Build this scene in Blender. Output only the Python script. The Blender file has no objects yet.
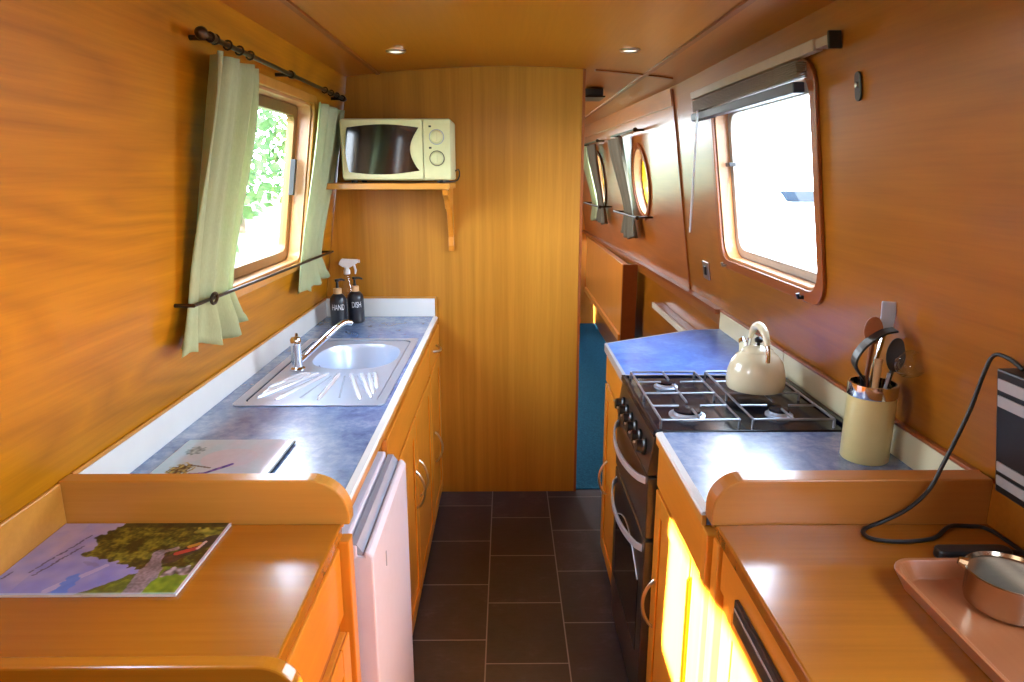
import bpy, bmesh, math, random
from mathutils import Vector, Matrix, noise as mnoise
random.seed(7)
PI = math.pi
SC = bpy.context.scene
COL = SC.collection
ORG = {}

# ------------------------------------------------------------------ geometry helpers: every one returns (verts, faces)
def box(x0, x1, y0, y1, z0, z1):
    v = [(x, y, z) for x in (x0, x1) for y in (y0, y1) for z in (z0, z1)]
    f = [(0, 1, 3, 2), (4, 6, 7, 5), (0, 4, 5, 1), (2, 3, 7, 6), (0, 2, 6, 4), (1, 5, 7, 3)]
    return v, f

def prism(poly, fn0, fn1):
    n = len(poly)
    v = [fn0(a, b) for a, b in poly] + [fn1(a, b) for a, b in poly]
    f = [tuple(range(n))[::-1], tuple(range(n, 2 * n))]
    for i in range(n):
        j = (i + 1) % n
        f.append((i, j, n + j, n + i))
    return v, f

def prism_x(poly, x0, x1): return prism(poly, lambda a, b: (x0, a, b), lambda a, b: (x1, a, b))
def prism_y(poly, y0, y1): return prism(poly, lambda a, b: (a, y0, b), lambda a, b: (a, y1, b))
def prism_z(poly, z0, z1): return prism(poly, lambda a, b: (a, b, z0), lambda a, b: (a, b, z1))

def rrect(x0, x1, y0, y1, r, n=6):
    if not isinstance(r, (tuple, list)): r = (r,) * 4
    out = []
    for (cx, cy, a, rr) in ((x1, y1, 0, r[0]), (x0, y1, 90, r[1]), (x0, y0, 180, r[2]), (x1, y0, 270, r[3])):
        if rr <= 1e-6:
            out.append((cx, cy)); continue
        sx = -1 if cx == x1 else 1
        sy = -1 if cy == y1 else 1
        for i in range(n + 1):
            t = math.radians(a + 90 * i / n)
            out.append((cx + sx * rr + rr * math.cos(t), cy + sy * rr + rr * math.sin(t)))
    return out

def circle(cx, cy, r, n=32, ry=None):
    ry = ry or r
    return [(cx + r * math.cos(2 * PI * i / n), cy + ry * math.sin(2 * PI * i / n)) for i in range(n)]

def lathe(prof, c=(0, 0, 0), n=28, M=None):
    v, f = [], []
    for r, z in prof:
        for i in range(n):
            a = 2 * PI * i / n
            p = Vector((r * math.cos(a), r * math.sin(a), z))
            if M: p = M @ p
            v.append((p.x + c[0], p.y + c[1], p.z + c[2]))
    m = len(prof)
    for k in range(m - 1):
        for i in range(n):
            j = (i + 1) % n
            f.append((k * n + i, k * n + j, (k + 1) * n + j, (k + 1) * n + i))
    shut = prof[0] == prof[-1]
    if prof[0][0] > 1e-5 and not shut: f.append(tuple(range(n))[::-1])
    if prof[-1][0] > 1e-5 and not shut: f.append(tuple(range((m - 1) * n, m * n)))
    return v, f

def tube(pts, r, n=10, cap=True):
    pts = [Vector(p) for p in pts]
    rs = r if isinstance(r, (list, tuple)) else [r] * len(pts)
    v, f = [], []
    up = None
    for i, p in enumerate(pts):
        d = (pts[min(i + 1, len(pts) - 1)] - pts[max(i - 1, 0)])
        d = d.normalized() if d.length > 1e-9 else Vector((0, 0, 1))
        if up is None:
            up = d.orthogonal().normalized()
        up = (up - d * up.dot(d))
        up = up.normalized() if up.length > 1e-6 else d.orthogonal().normalized()
        s = d.cross(up)
        for k in range(n):
            a = 2 * PI * k / n
            q = p + (up * math.cos(a) + s * math.sin(a)) * rs[i]
            v.append(tuple(q))
    for i in range(len(pts) - 1):
        for k in range(n):
            j = (k + 1) % n
            f.append((i * n + k, i * n + j, (i + 1) * n + j, (i + 1) * n + k))
    if cap:
        f.append(tuple(range(n))[::-1])
        f.append(tuple(range((len(pts) - 1) * n, len(pts) * n)))
    return v, f

def ribbon(pts, w, t, wdir):
    """flat bar following pts, width w along wdir, thickness t"""
    pts = [Vector(p) for p in pts]; wd = Vector(wdir).normalized()
    v, f = [], []
    for i, p in enumerate(pts):
        d = (pts[min(i + 1, len(pts) - 1)] - pts[max(i - 1, 0)]).normalized()
        s = d.cross(wd).normalized()
        for a, b in ((-1, -1), (1, -1), (1, 1), (-1, 1)):
            v.append(tuple(p + wd * a * w / 2 + s * b * t / 2))
    for i in range(len(pts) - 1):
        for k in range(4):
            j = (k + 1) % 4
            f.append((i * 4 + k, i * 4 + j, (i + 1) * 4 + j, (i + 1) * 4 + k))
    f.append((3, 2, 1, 0)); e = (len(pts) - 1) * 4
    f.append((e, e + 1, e + 2, e + 3))
    return v, f

def spline(pts, n=8):
    P = [Vector(p) for p in pts]
    P = [P[0] * 2 - P[1]] + P + [P[-1] * 2 - P[-2]]
    out = []
    for i in range(1, len(P) - 2):
        for k in range(n):
            t = k / n
            a, b, c, d = P[i - 1], P[i], P[i + 1], P[i + 2]
            out.append(0.5 * ((2 * b) + (c - a) * t + (2 * a - 5 * b + 4 * c - d) * t * t + (3 * b - a - 3 * c + d) * t ** 3))
    out.append(P[-2])
    return out

def sheet(fn, nu, nv, thick=0.0):
    v = [fn(i / nu, j / nv) for j in range(nv + 1) for i in range(nu + 1)]
    f = [(j * (nu + 1) + i, j * (nu + 1) + i + 1, (j + 1) * (nu + 1) + i + 1, (j + 1) * (nu + 1) + i) for j in range(nv) for i in range(nu)]
    return v, f

def holed(outer, holes, fn0, fn1):
    """flat panel with holes in 2D, extruded between the maps fn0 and fn1"""
    bm = bmesh.new()
    loops = []
    for lp in [outer] + holes:
        vs = [bm.verts.new((a, b, 0)) for a, b in lp]
        loops.append(vs)
        for i in range(len(vs)): bm.edges.new((vs[i], vs[(i + 1) % len(vs)]))
    bmesh.ops.triangle_fill(bm, use_beauty=True, use_dissolve=False, edges=bm.edges[:])
    bm.verts.index_update()
    pts = [(v.co.x, v.co.y) for v in bm.verts]
    n = len(pts)
    V = [fn0(a, b) for a, b in pts] + [fn1(a, b) for a, b in pts]
    F = []
    for fc in bm.faces:
        ix = [v.index for v in fc.verts]
        F.append(tuple(ix)); F.append(tuple(n + i for i in ix[::-1]))
    for vs in loops:
        for i in range(len(vs)):
            a, b = vs[i].index, vs[(i + 1) % len(vs)].index
            F.append((a, b, n + b, n + a))
    bm.free()
    return V, F

# ------------------------------------------------------------------ object helpers
def mesh_of(name, geos, mat, org=(0, 0, 0), smooth=False, bevel=0.0, fixn=True, seg=2):
    if isinstance(geos, tuple): geos = [geos]
    V, F = [], []
    for v, f in geos:
        b = len(V)
        V += [(p[0] - org[0], p[1] - org[1], p[2] - org[2]) for p in v]
        F += [tuple(i + b for i in q) for q in f]
    me = bpy.data.meshes.new(name)
    me.from_pydata(V, [], F)
    if fixn:
        bm = bmesh.new(); bm.from_mesh(me)
        bmesh.ops.recalc_face_normals(bm, faces=bm.faces[:])
        bm.to_mesh(me); bm.free()
    me.materials.append(mat)
    if smooth:
        for p in me.polygons: p.use_smooth = True
        me.set_sharp_from_angle(angle=math.radians(42))
    o = bpy.data.objects.new(name, me)
    COL.objects.link(o)
    if bevel:
        m = o.modifiers.new('edge_rounding', 'BEVEL')
        m.width = bevel; m.segments = seg; m.limit_method = 'ANGLE'; m.angle_limit = math.radians(50)
    return o

def thing(name, label, cat, loc=(0, 0, 0), group=None):
    o = bpy.data.objects.new(name, None); COL.objects.link(o)
    o.location = loc; o.empty_display_size = 0.05
    o['label'] = label; o['category'] = cat
    if group: o['group'] = group
    ORG[o] = Vector(loc)
    return o

def part(name, geos, mat, parent, smooth=False, bevel=0.0, label=None, fixn=True):
    org = ORG[parent]
    o = mesh_of(name, geos, mat, org, smooth, bevel, fixn)
    o.parent = parent
    ORG[o] = org
    if label: o['label'] = label
    return o

def solo(name, geos, mat, label, cat, loc=(0, 0, 0), smooth=False, bevel=0.0, group=None, fixn=True):
    o = mesh_of(name, geos, mat, loc, smooth, bevel, fixn)
    o.location = loc; ORG[o] = Vector(loc)
    o['label'] = label; o['category'] = cat
    if group: o['group'] = group
    return o

def struct(name, geos, mat, smooth=False, bevel=0.0):
    o = mesh_of(name, geos, mat, (0, 0, 0), smooth, bevel)
    o['kind'] = 'structure'; ORG[o] = Vector((0, 0, 0))
    return o

def struct_root(name):
    o = bpy.data.objects.new(name, None); COL.objects.link(o)
    o['kind'] = 'structure'; ORG[o] = Vector((0, 0, 0))
    return o

def copy_tree(o, parent=None):
    c = o.copy(); COL.objects.link(c)
    if parent: c.parent = parent
    for ch in list(o.children): copy_tree(ch, c)
    return c

# ------------------------------------------------------------------ material helpers
def s2l(c):
    return tuple((x / 12.92 if x <= .04045 else ((x + .055) / 1.055) ** 2.4) for x in [k / 255 for k in c])

class NT:
    def __init__(s, name):
        s.m = bpy.data.materials.new(name); s.m.use_nodes = True
        s.t = s.m.node_tree; s.p = s.t.nodes['Principled BSDF']; s.out = s.t.nodes['Material Output']
    def n(s, typ, **kw):
        x = s.t.nodes.new(typ)
        for k, v in kw.items(): setattr(x, k, v)
        return x
    def link(s, a, b): s.t.links.new(a, b)
    def math(s, op, a, b=None, c=None):
        x = s.n('ShaderNodeMath', operation=op)
        for i, q in enumerate((a, b, c)):
            if q is None: continue
            if isinstance(q, (int, float)): x.inputs[i].default_value = q
            else: s.link(q, x.inputs[i])
        return x.outputs[0]
    def obj(s): return s.n('ShaderNodeTexCoord').outputs['Object']
    def mapped(s, sc, loc=(0, 0, 0), rot=(0, 0, 0)):
        mp = s.n('ShaderNodeMapping'); mp.inputs['Scale'].default_value = sc
        mp.inputs['Location'].default_value = loc; mp.inputs['Rotation'].default_value = rot
        s.link(s.obj(), mp.inputs['Vector']); return mp.outputs[0]
    def noise(s, vec, scale, detail=3, rough=.5, dist=0):
        x = s.n('ShaderNodeTexNoise'); s.link(vec, x.inputs['Vector'])
        x.inputs['Scale'].default_value = scale; x.inputs['Detail'].default_value = detail
        x.inputs['Roughness'].default_value = rough; x.inputs['Distortion'].default_value = dist
        return x.outputs['Fac']
    def ramp(s, fac, stops):
        x = s.n('ShaderNodeValToRGB'); s.link(fac, x.inputs[0])
        cr = x.color_ramp
        while len(cr.elements) < len(stops): cr.elements.new(.5)
        for e, (p, c) in zip(cr.elements, stops):
            e.position = p; e.color = tuple(c) + (1,) if len(c) == 3 else c
        return x.outputs[0]
    def mix(s, fac, a, b, blend='MIX'):
        x = s.n('ShaderNodeMix', data_type='RGBA', blend_type=blend)
        for sock, q in ((x.inputs[0], fac), (x.inputs[6], a), (x.inputs[7], b)):
            if isinstance(q, (int, float)): sock.default_value = q
            elif isinstance(q, tuple): sock.default_value = q + (1,) if len(q) == 3 else q
            else: s.link(q, sock)
        return x.outputs[2]
    def bump(s, h, strength=.2, dist=.002):
        x = s.n('ShaderNodeBump'); x.inputs['Strength'].default_value = strength; x.inputs['Distance'].default_value = dist
        s.link(h, x.inputs['Height']); s.link(x.outputs[0], s.p.inputs['Normal'])
    def set(s, **kw):
        for k, v in kw.items():
            i = s.p.inputs[k.replace('_', ' ')]
            if isinstance(v, (int, float)): i.default_value = v
            elif isinstance(v, tuple): i.default_value = v + (1,) if len(v) == 3 else v
            else: s.link(v, i)
        return s.m

def plain(name, rgb, rough=.5, metal=0., coat=0., spec=.5, var=.04, vscale=30):
    t = NT(name)
    c = s2l(rgb)
    f = t.noise(t.obj(), vscale, 3)
    col = t.ramp(f, [(.3, tuple(x * (1 - var) for x in c)), (.7, tuple(min(1, x * (1 + var)) for x in c))])
    return t.set(Base_Color=col, Roughness=rough, Metallic=metal, Coat_Weight=coat, Coat_Roughness=.08, Specular_IOR_Level=spec)

def wood(name, rgb, dark=.72, axis='Y', rough=.32, coat=.35, fig=6.0, grain=1.0, seed=0.0, blotch=.12, coat_rough=.15, spec=.4):
    """varnished veneer: contour-line figure plus fine pores, both running along an axis"""
    t = NT(name)
    c = s2l(rgb); d = tuple((c[0] * dark, c[1] * dark * .93, c[2] * dark * .8))
    k = {'X': (.18, 1, 1), 'Y': (1, .18, 1), 'Z': (1, 1, .16), 'ZS': (2.2, 1, .02)}[axis]
    kf = {'X': (.03, 1, 1), 'Y': (1, .03, 1), 'Z': (1, 1, .03), 'ZS': (1, 1, .03)}[axis]
    a = t.noise(t.mapped(k, (seed, seed * 1.7, seed * .6)), 2.6, 2, .45, .25)
    band = t.math('FRACT', t.math('MULTIPLY', a, fig * 2.2))
    tri = t.math('ABSOLUTE', t.math('SUBTRACT', band, .5))
    fine = t.noise(t.mapped(kf, (seed, 0, 0)), 95, 4, .65)
    big = t.noise(t.obj(), 1.7, 2)
    g = t.math('ADD', t.math('MULTIPLY', tri, .75 * grain), t.math('MULTIPLY', fine, .75))
    g = t.math('ADD', g, t.math('MULTIPLY', t.math('SUBTRACT', big, .5), blotch * 4))
    col = t.ramp(g, [(.18, d), (.52, tuple(.5 * (x + y) for x, y in zip(c, d))), (.85, c)])
    t.bump(fine, .04, .001)
    return t.set(Base_Color=col, Roughness=rough, Coat_Weight=coat, Coat_Roughness=coat_rough, Specular_IOR_Level=spec)

def marble(name, c1, c2, c3, rough=.22, scale=5.0, coat=.0):
    t = NT(name)
    a = t.noise(t.obj(), scale, 6, .62, .8)
    b = t.noise(t.obj(), scale * 7, 5, .7, .3)
    f = t.math('ADD', t.math('MULTIPLY', a, .6), t.math('MULTIPLY', b, .4))
    col = t.ramp(f, [(.36, s2l(c1)), (.5, s2l(c2)), (.64, s2l(c3))])
    return t.set(Base_Color=col, Roughness=rough, Coat_Weight=coat, Coat_Roughness=.24, Coat_IOR=1.7)

def metal(name, rgb, rough=.25, met=1.0):
    t = NT(name)
    f = t.noise(t.mapped((1, 60, 60)), 8, 3)
    r = t.math('ADD', t.math('MULTIPLY', f, .12), rough - .06)
    return t.set(Base_Color=s2l(rgb), Metallic=met, Roughness=r)

def glass_pane(name, tint=(1, 1, 1), refl=1.0):
    t = NT(name)
    tr = t.n('ShaderNodeBsdfTransparent'); tr.inputs[0].default_value = tint + (1,)
    gl = t.n('ShaderNodeBsdfGlossy'); gl.inputs['Roughness'].default_value = .02
    ge = t.n('ShaderNodeNewGeometry'); dt = t.n('ShaderNodeVectorMath', operation='DOT_PRODUCT')
    t.link(ge.outputs['Normal'], dt.inputs[0]); t.link(ge.outputs['Incoming'], dt.inputs[1])
    cs = t.math('ABSOLUTE', dt.outputs['Value'])
    sch = t.math('ADD', .04, t.math('MULTIPLY', .96, t.math('POWER', t.math('SUBTRACT', 1.0, cs), 5.0)))
    smu = t.noise(t.obj(), 6, 3)
    fac = t.math('MULTIPLY', sch, t.math('ADD', .7 * refl, t.math('MULTIPLY', smu, .3)))
    mx = t.n('ShaderNodeMixShader'); t.link(fac, mx.inputs[0]); t.link(tr.outputs[0], mx.inputs[1]); t.link(gl.outputs[0], mx.inputs[2])
    t.link(mx.outputs[0], t.out.inputs['Surface'])
    return t.m

def fabric(name, rgb, trans=.3):
    t = NT(name); c = s2l(rgb)
    w = t.noise(t.mapped((300, 300, 60)), 1.2, 2)
    f2 = t.noise(t.obj(), 9, 3)
    col = t.ramp(t.math('ADD', t.math('MULTIPLY', w, .5), t.math('MULTIPLY', f2, .5)), [(.3, tuple(x * .85 for x in c)), (.7, c)])
    t.set(Base_Color=col, Roughness=.9, Specular_IOR_Level=.15)
    tl = t.n('ShaderNodeBsdfTranslucent'); t.link(col, tl.inputs[0])
    mx = t.n('ShaderNodeMixShader'); mx.inputs[0].default_value = trans
    t.link(t.p.outputs[0], mx.inputs[1]); t.link(tl.outputs[0], mx.inputs[2]); t.link(mx.outputs[0], t.out.inputs['Surface'])
    t.bump(w, .2, .001)
    return t.m

def painted(name, rough=.3, coat=0.):
    t = NT(name)
    a = t.n('ShaderNodeVertexColor', layer_name='paint')
    f = t.noise(t.obj(), 60, 2)
    col = t.mix(.12, a.outputs[0], t.ramp(f, [(.3, (.3, .3, .3)), (.7, (1, 1, 1))]), 'MULTIPLY')
    return t.set(Base_Color=col, Roughness=rough, Coat_Weight=coat)

def tile_floor(name):
    t = NT(name)
    sp = t.n('ShaderNodeSeparateXYZ'); t.link(t.obj(), sp.inputs[0])
    xs = t.math('DIVIDE', t.math('ADD', sp.outputs[0], .07), .272)
    c = t.math('FLOOR', xs); fx = t.math('FRACT', xs)
    ys = t.math('DIVIDE', t.math('SUBTRACT', t.math('SUBTRACT', sp.outputs[1], 2.674), t.math('MULTIPLY', t.math('ADD', c, 1.0), .207)), .324)
    r = t.math('FLOOR', ys); fy = t.math('FRACT', ys)
    ex = t.math('MULTIPLY', t.math('MINIMUM', fx, t.math('SUBTRACT', 1.0, fx)), .272)
    ey = t.math('MULTIPLY', t.math('MINIMUM', fy, t.math('SUBTRACT', 1.0, fy)), .324)
    e = t.math('MINIMUM', ex, ey)
    g = t.n('ShaderNodeMapRange'); t.link(e, g.inputs[0]); g.inputs[1].default_value = .0012; g.inputs[2].default_value = .003
    g.inputs[3].default_value = 1; g.inputs[4].default_value = 0
    cv = t.n('ShaderNodeCombineXYZ'); t.link(c, cv.inputs[0]); t.link(r, cv.inputs[1])
    wn = t.n('ShaderNodeTexWhiteNoise'); t.link(cv.outputs[0], wn.inputs[0])
    n1 = t.noise(t.obj(), 7, 5, .65, .4); n2 = t.noise(t.mapped((1, 3, 1)), 30, 4, .7)
    f = t.math('ADD', t.math('MULTIPLY', n1, .6), t.math('ADD', t.math('MULTIPLY', n2, .3), t.math('MULTIPLY', wn.outputs[0], .12)))
    base = t.ramp(f, [(.3, s2l((30, 30, 34))), (.55, s2l((50, 49, 54))), (.75, s2l((84, 82, 88)))])
    col = t.mix(g.outputs[0], base, s2l((132, 132, 134)))
    t.bump(t.math('SUBTRACT', t.math('MULTIPLY', n2, .5), g.outputs[0]), .35, .002)
    return t.set(Base_Color=col, Roughness=t.math('ADD', t.math('MULTIPLY', n1, .25), .3), Specular_IOR_Level=.4)

def emis(name, rgb, st):
    t = NT(name)
    f = t.noise(t.obj(), 20, 2)
    t.set(Base_Color=s2l(rgb), Roughness=.4)
    t.p.inputs['Emission Color'].default_value = s2l(rgb) + (1,)
    t.link(t.math('MULTIPLY', t.math('ADD', f, .5), st), t.p.inputs['Emission Strength'])
    return t.m

def leafy(name, rgb, rgb2):
    t = NT(name)
    f = t.noise(t.obj(), 2.2, 4, .7)
    col = t.ramp(f, [(.35, s2l(rgb)), (.65, s2l(rgb2))])
    t.set(Base_Color=col, Roughness=.7)
    tl = t.n('ShaderNodeBsdfTranslucent'); t.link(col, tl.inputs[0])
    mx = t.n('ShaderNodeMixShader'); mx.inputs[0].default_value = .4
    t.link(t.p.outputs[0], mx.inputs[1]); t.link(tl.outputs[0], mx.inputs[2]); t.link(mx.outputs[0], t.out.inputs['Surface'])
    return t.m

# materials
W_LEFT = wood('wall_veneer_honey', (190, 122, 12), .62, 'Y', .42, .06, 8.0, 1.0, 1.3, spec=.25)
W_RIGHT = wood('wall_veneer_shaded', (160, 95, 12), .66, 'Y', .34, .3, 6.0, .7, 5.3, coat_rough=.14)  # right walls: same veneer, dimmer light put into a darker colour
W_RIGHTFAR = wood('wall_veneer_shaded_gloss', (180, 104, 34), .7, 'Y', .34, .9, 6.0, .7, 5.3, coat_rough=.26)
W_CEIL = wood('ceiling_veneer', (184, 110, 16), .78, 'Y', .38, .2, 3.0, .4, 8.1, coat_rough=.22)
W_PART = wood('partition_veneer', (186, 126, 38), .70, 'ZS', .4, .10, 3.0, 1.0, 2.2, blotch=.08, spec=.25)
W_CAB = wood('cabinet_oak', (222, 142, 42), .78, 'Z', .34, .3, 4.0, .6, 3.1)
W_CABH = wood('cabinet_oak_rail', (218, 138, 40), .78, 'Y', .34, .3, 4.0, .6, 3.6)
W_DESK = wood('desk_veneer', (180, 110, 24), .74, 'X', .24, .5, 4.0, .6, 4.4, coat_rough=.14)
W_DESKR = wood('desk_veneer_reddish', (156, 90, 22), .74, 'X', .24, .5, 4.0, .6, 6.4, coat_rough=.14)
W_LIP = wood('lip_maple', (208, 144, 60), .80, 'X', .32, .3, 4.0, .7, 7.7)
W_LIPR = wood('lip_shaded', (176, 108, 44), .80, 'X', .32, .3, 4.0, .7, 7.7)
W_TRIM = wood('trim_mahogany', (150, 78, 26), .75, 'Y', .35, .3, 4.0, .5, 9.2)
W_TRAY = wood('tray_beech', (158, 94, 56), .82, 'Y', .34, .2, 5.0, .5, 6.9)
W_LINER = wood('liner_ash', (206, 150, 104), .85, 'Y', .35, .3, 4.0, .3, 2.9)
M_TOP = marble('worktop_blue_marble', (66, 92, 140), (110, 138, 184), (162, 184, 214), .26, 5.0, .6)
M_TOPR = marble('worktop_sky_reflection', (30, 78, 156), (52, 108, 186), (96, 140, 196), .34, 7.0, .4)  # same laminate, with the sky reflection put into a stronger blue
M_UPST = plain('upstand_white_laminate', (226, 226, 222), .25, var=.03, vscale=8)
M_UPSTR = plain('upstand_cream_laminate', (206, 196, 160), .3, var=.05, vscale=8)
M_FLOOR = tile_floor('slate_vinyl_tiles')
M_CARPET = plain('blue_carpet', (30, 86, 112), .95, var=.3, vscale=120, spec=.1)
M_WHITE = plain('fridge_white_enamel', (222, 216, 226), .3, coat=.2, var=.02)
M_GREYPL = plain('grey_plastic', (150, 156, 170), .35)
M_CREAM = plain('cream_enamel', (222, 212, 176), .25, coat=.5, var=.03)
M_CREAMY = plain('cream_glaze', (214, 196, 132), .3, coat=.3, var=.03)
M_MICRO = plain('cream_plastic', (206, 202, 152), .4, var=.03)
M_BLACK = plain('black_plastic', (22, 21, 22), .38)
M_BLKGLASS = plain('black_glass', (8, 8, 10), .06, coat=.5, spec=.6)
M_HOB = plain('black_enamel', (8, 12, 26), .2, coat=.0, spec=.22)
M_COOKER = plain('cooker_charcoal_enamel', (44, 36, 32), .3, coat=.3)
M_GRATE = plain('grate_grey_enamel', (150, 152, 160), .28, .7)
M_STEEL = metal('brushed_steel', (206, 216, 232), .34, .72)
M_RIB = metal('drainer_highlight', (236, 240, 248), .2, .5)
M_CHROME = metal('chrome', (222, 222, 226), .10)
M_SATIN = metal('satin_nickel', (206, 200, 190), .3)
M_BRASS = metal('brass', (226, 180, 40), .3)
M_PANSTEEL = metal('pan_steel_warm', (206, 186, 160), .16)
M_BRONZE = plain('bronze_rod', (52, 40, 26), .4, .6)
M_CURT = fabric('curtain_sage', (198, 206, 160), .36)
M_CURT2 = fabric('curtain_grey', (128, 122, 104), .2)
M_GLASS = glass_pane('window_glass')
M_CLEAR = glass_pane('clear_plastic', (.94, .95, .95), 2.0)
M_WPLAST = plain('white_plastic', (238, 238, 236), .35)
M_BOTTLE = plain('black_bottle', (24, 28, 38), .35, coat=.2)
M_TAN = plain('tan_collar', (214, 170, 120), .5)
M_BLINDR = plain('blind_grey', (168, 146, 124), .45)
M_BLIND = plain('blind_slate_blue', (52, 62, 78), .4)
M_FRAMEG = plain('window_frame_brown', (124, 92, 48), .35, .4)
M_FRAMEA = plain('window_frame_grey', (166, 160, 152), .4, .3)
M_INK = plain('white_ink', (236, 236, 238), .5)
M_CORD = plain('black_cord', (20, 17, 16), .5)
M_SILVER = plain('silver_strip', (172, 168, 166), .4, .3)
M_PAINT = painted('printed_cover', .28, .2)
M_BOARD = painted('printed_glass', .08, .6)
M_PAPER = plain('paper_edge', (226, 222, 216), .7)
M_GRASS = leafy('meadow_grass', (84, 112, 60), (130, 146, 96))
M_LEAF = leafy('tree_leaf', (28, 62, 24), (74, 108, 54))
M_BARK = plain('tree_bark', (96, 80, 62), .9, var=.2)
M_WATER = plain('canal_water', (150, 160, 160), .15, var=.1, vscale=2)
M_HULL = plain('boat_hull_blue', (10, 30, 48), .3, var=.1)
M_SPOT = emis('spot_lens', (255, 244, 220), 1.2)
M_RAD = plain('radiator_white', (214, 208, 188), .35)
M_FARWD = wood('far_oak', (226, 148, 60), .8, 'Z', .3, .3, 3.0, .5, 3.9)

# ------------------------------------------------------------------ the cabin shell
SL = .151
XL9, XR9 = -.855, .94
def XL(z, off=0): return (XL9 + SL * (z - .9) if z > .9 else XL9) - off
def taper(y): return .03 * max(0, y - 3.39)
def XR(z, off=0, y=0): return (XR9 - SL * (z - .9) if z > .9 else XR9) + off - taper(y)
YB, YP, YE = -2.4, 3.15, 7.1
ZT = 1.975
def Lm(off): return lambda y, z: (XL(z, off), y, z)
def Rm(off): return lambda y, z: (XR(z, off, y), y, z)

win1 = rrect(1.85, 2.68, 1.215, 1.80, .03)
win2 = rrect(1.90, 2.78, 1.215, 1.81, .07)
win5 = rrect(0.24, 0.94, 1.51, 1.86, .03)
win6 = rrect(-.05, 0.85, 1.215, 1.80, .07)
port3 = circle(4.26, 1.50, .20, 32)
port4 = circle(5.75, 1.50, .20, 32)

struct('wall_left', holed([(YB, .9), (YE, .9), (YE, ZT), (YB, ZT)], [win1, win5], Lm(0), Lm(.06)), W_LEFT)
struct('wall_left_lower', box(-.915, -.855, YB, YE, 0, .9), W_LEFT)
YJ = 3.39
struct('wall_right', holed([(YB, .9), (YJ, .9), (YJ, ZT), (YB, ZT)], [win2, win6], Rm(0), Rm(.06)), W_RIGHT)
struct('wall_right_far', holed([(YJ, .9), (YE, .9), (YE, ZT), (YJ, ZT)], [port3, port4], Rm(0), Rm(.06)), W_RIGHTFAR)
struct('wall_right_lower', box(.94, 1.0, YB, YE, 0, .9), W_RIGHT)
def arch(x): return 2.0 - .09 * x * x
xs = [-.76 + i * (1.62 / 24) for i in range(25)]
struct('ceiling', prism_y([(x, arch(x)) for x in xs] + [(x, arch(x) + .05) for x in xs[::-1]], YB, YE), W_CEIL, smooth=True)
struct('floor', box(-.92, 1.0, YB, YP + .02, -.03, 0), M_FLOOR)
struct('floor_carpet', box(-.92, 1.0, YP + .02, YE, -.03, .004), M_CARPET)
struct('wall_back', box(-.92, 1.0, YB - .05, YB, 0, 2.06), W_LEFT)
win7 = rrect(-.62, .22, 1.0, 1.82, .03)
Fm = lambda off: (lambda x, z: (x, YE + off, z))
struct('wall_far', holed([(-.92, 0), (1.0, 0), (1.0, 2.06), (-.92, 2.06)], [win7], Fm(0), Fm(.05)), M_FARWD)
# partition across the boat, cut to the arch of the roof
px = [-.842 + i * (1.177 / 16) for i in range(17)]
def part_poly():
    top = [(x, arch(x) - .001) for x in px if XL(arch(x)) < x - .002]
    xl = -.690
    return [(-.852, 0), (.335, 0)] + [(.335, arch(.335) - .001)] + top[::-1][1:] + [(xl, arch(xl) - .001), (XL(.9) + .003, .9)]
struct('wall_partition', prism_y(part_poly(), YP, YP + .03), W_PART)
struct('trim_1', prism_y([(.335, 0), (.347, 0), (.347, arch(.347) - .002), (.335, arch(.335) - .002)], YP - .003, YP + .033), W_TRIM)
# roof trims
for i, (a, b) in enumerate(((-.56, -.545), (.595, .612))):
    struct('trim_%d' % (i + 2), prism_y([(a, arch(a) - .008), (b, arch(b) - .008), (b, arch(b)), (a, arch(a))], YB, YE), W_TRIM)
struct('trim_4', prism_y([(x, arch(x) - .006) for x in xs if x > .34 and x < .77] + [(x, arch(x)) for x in xs[::-1] if x > .34 and x < .77], YP - .01, YP + .02), W_TRIM)
# moulding along the top of the far panelling, joint batten, gunwale ledge
struct('trim_5', prism_x([(YJ - .012, .985), (YJ + .012, .985), (YJ + .012, 1.94), (YJ - .012, 1.94)], 0, 0) if False else
       ([(XR(z, o, 0), y, z) for o in (0, -.008) for (y, z) in ((YJ - .012, .985), (YJ + .012, .985), (YJ + .012, 1.935), (YJ - .012, 1.935))],
        [(0, 1, 2, 3), (7, 6, 5, 4), (0, 4, 5, 1), (1, 5, 6, 2), (2, 6, 7, 3), (3, 7, 4, 0)]), W_TRIM)
def alongR(y0, y1, prof):
    n = 12; v = []; f = []
    m = len(prof)
    for i in range(n + 1):
        y = y0 + (y1 - y0) * i / n
        for (o, z) in prof: v.append((XR(z, 0, y) - o, y, z))
    for i in range(n):
        for k in range(m):
            j = (k + 1) % m
            f.append((i * m + k, i * m + j, (i + 1) * m + j, (i + 1) * m + k))
    f.append(tuple(range(m))); f.append(tuple(range(n * m, (n + 1) * m))[::-1])
    return v, f
struct('trim_6', alongR(2.86, YE, [(0, .965), (.035, .965), (.035, .985), (0, .985)]), W_TRIM)
struct('trim_7', alongR(YJ, YE, [(0, 1.86), (.012, 1.86), (.012, 1.935), (0, 1.935)]), W_RIGHTFAR)

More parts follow.
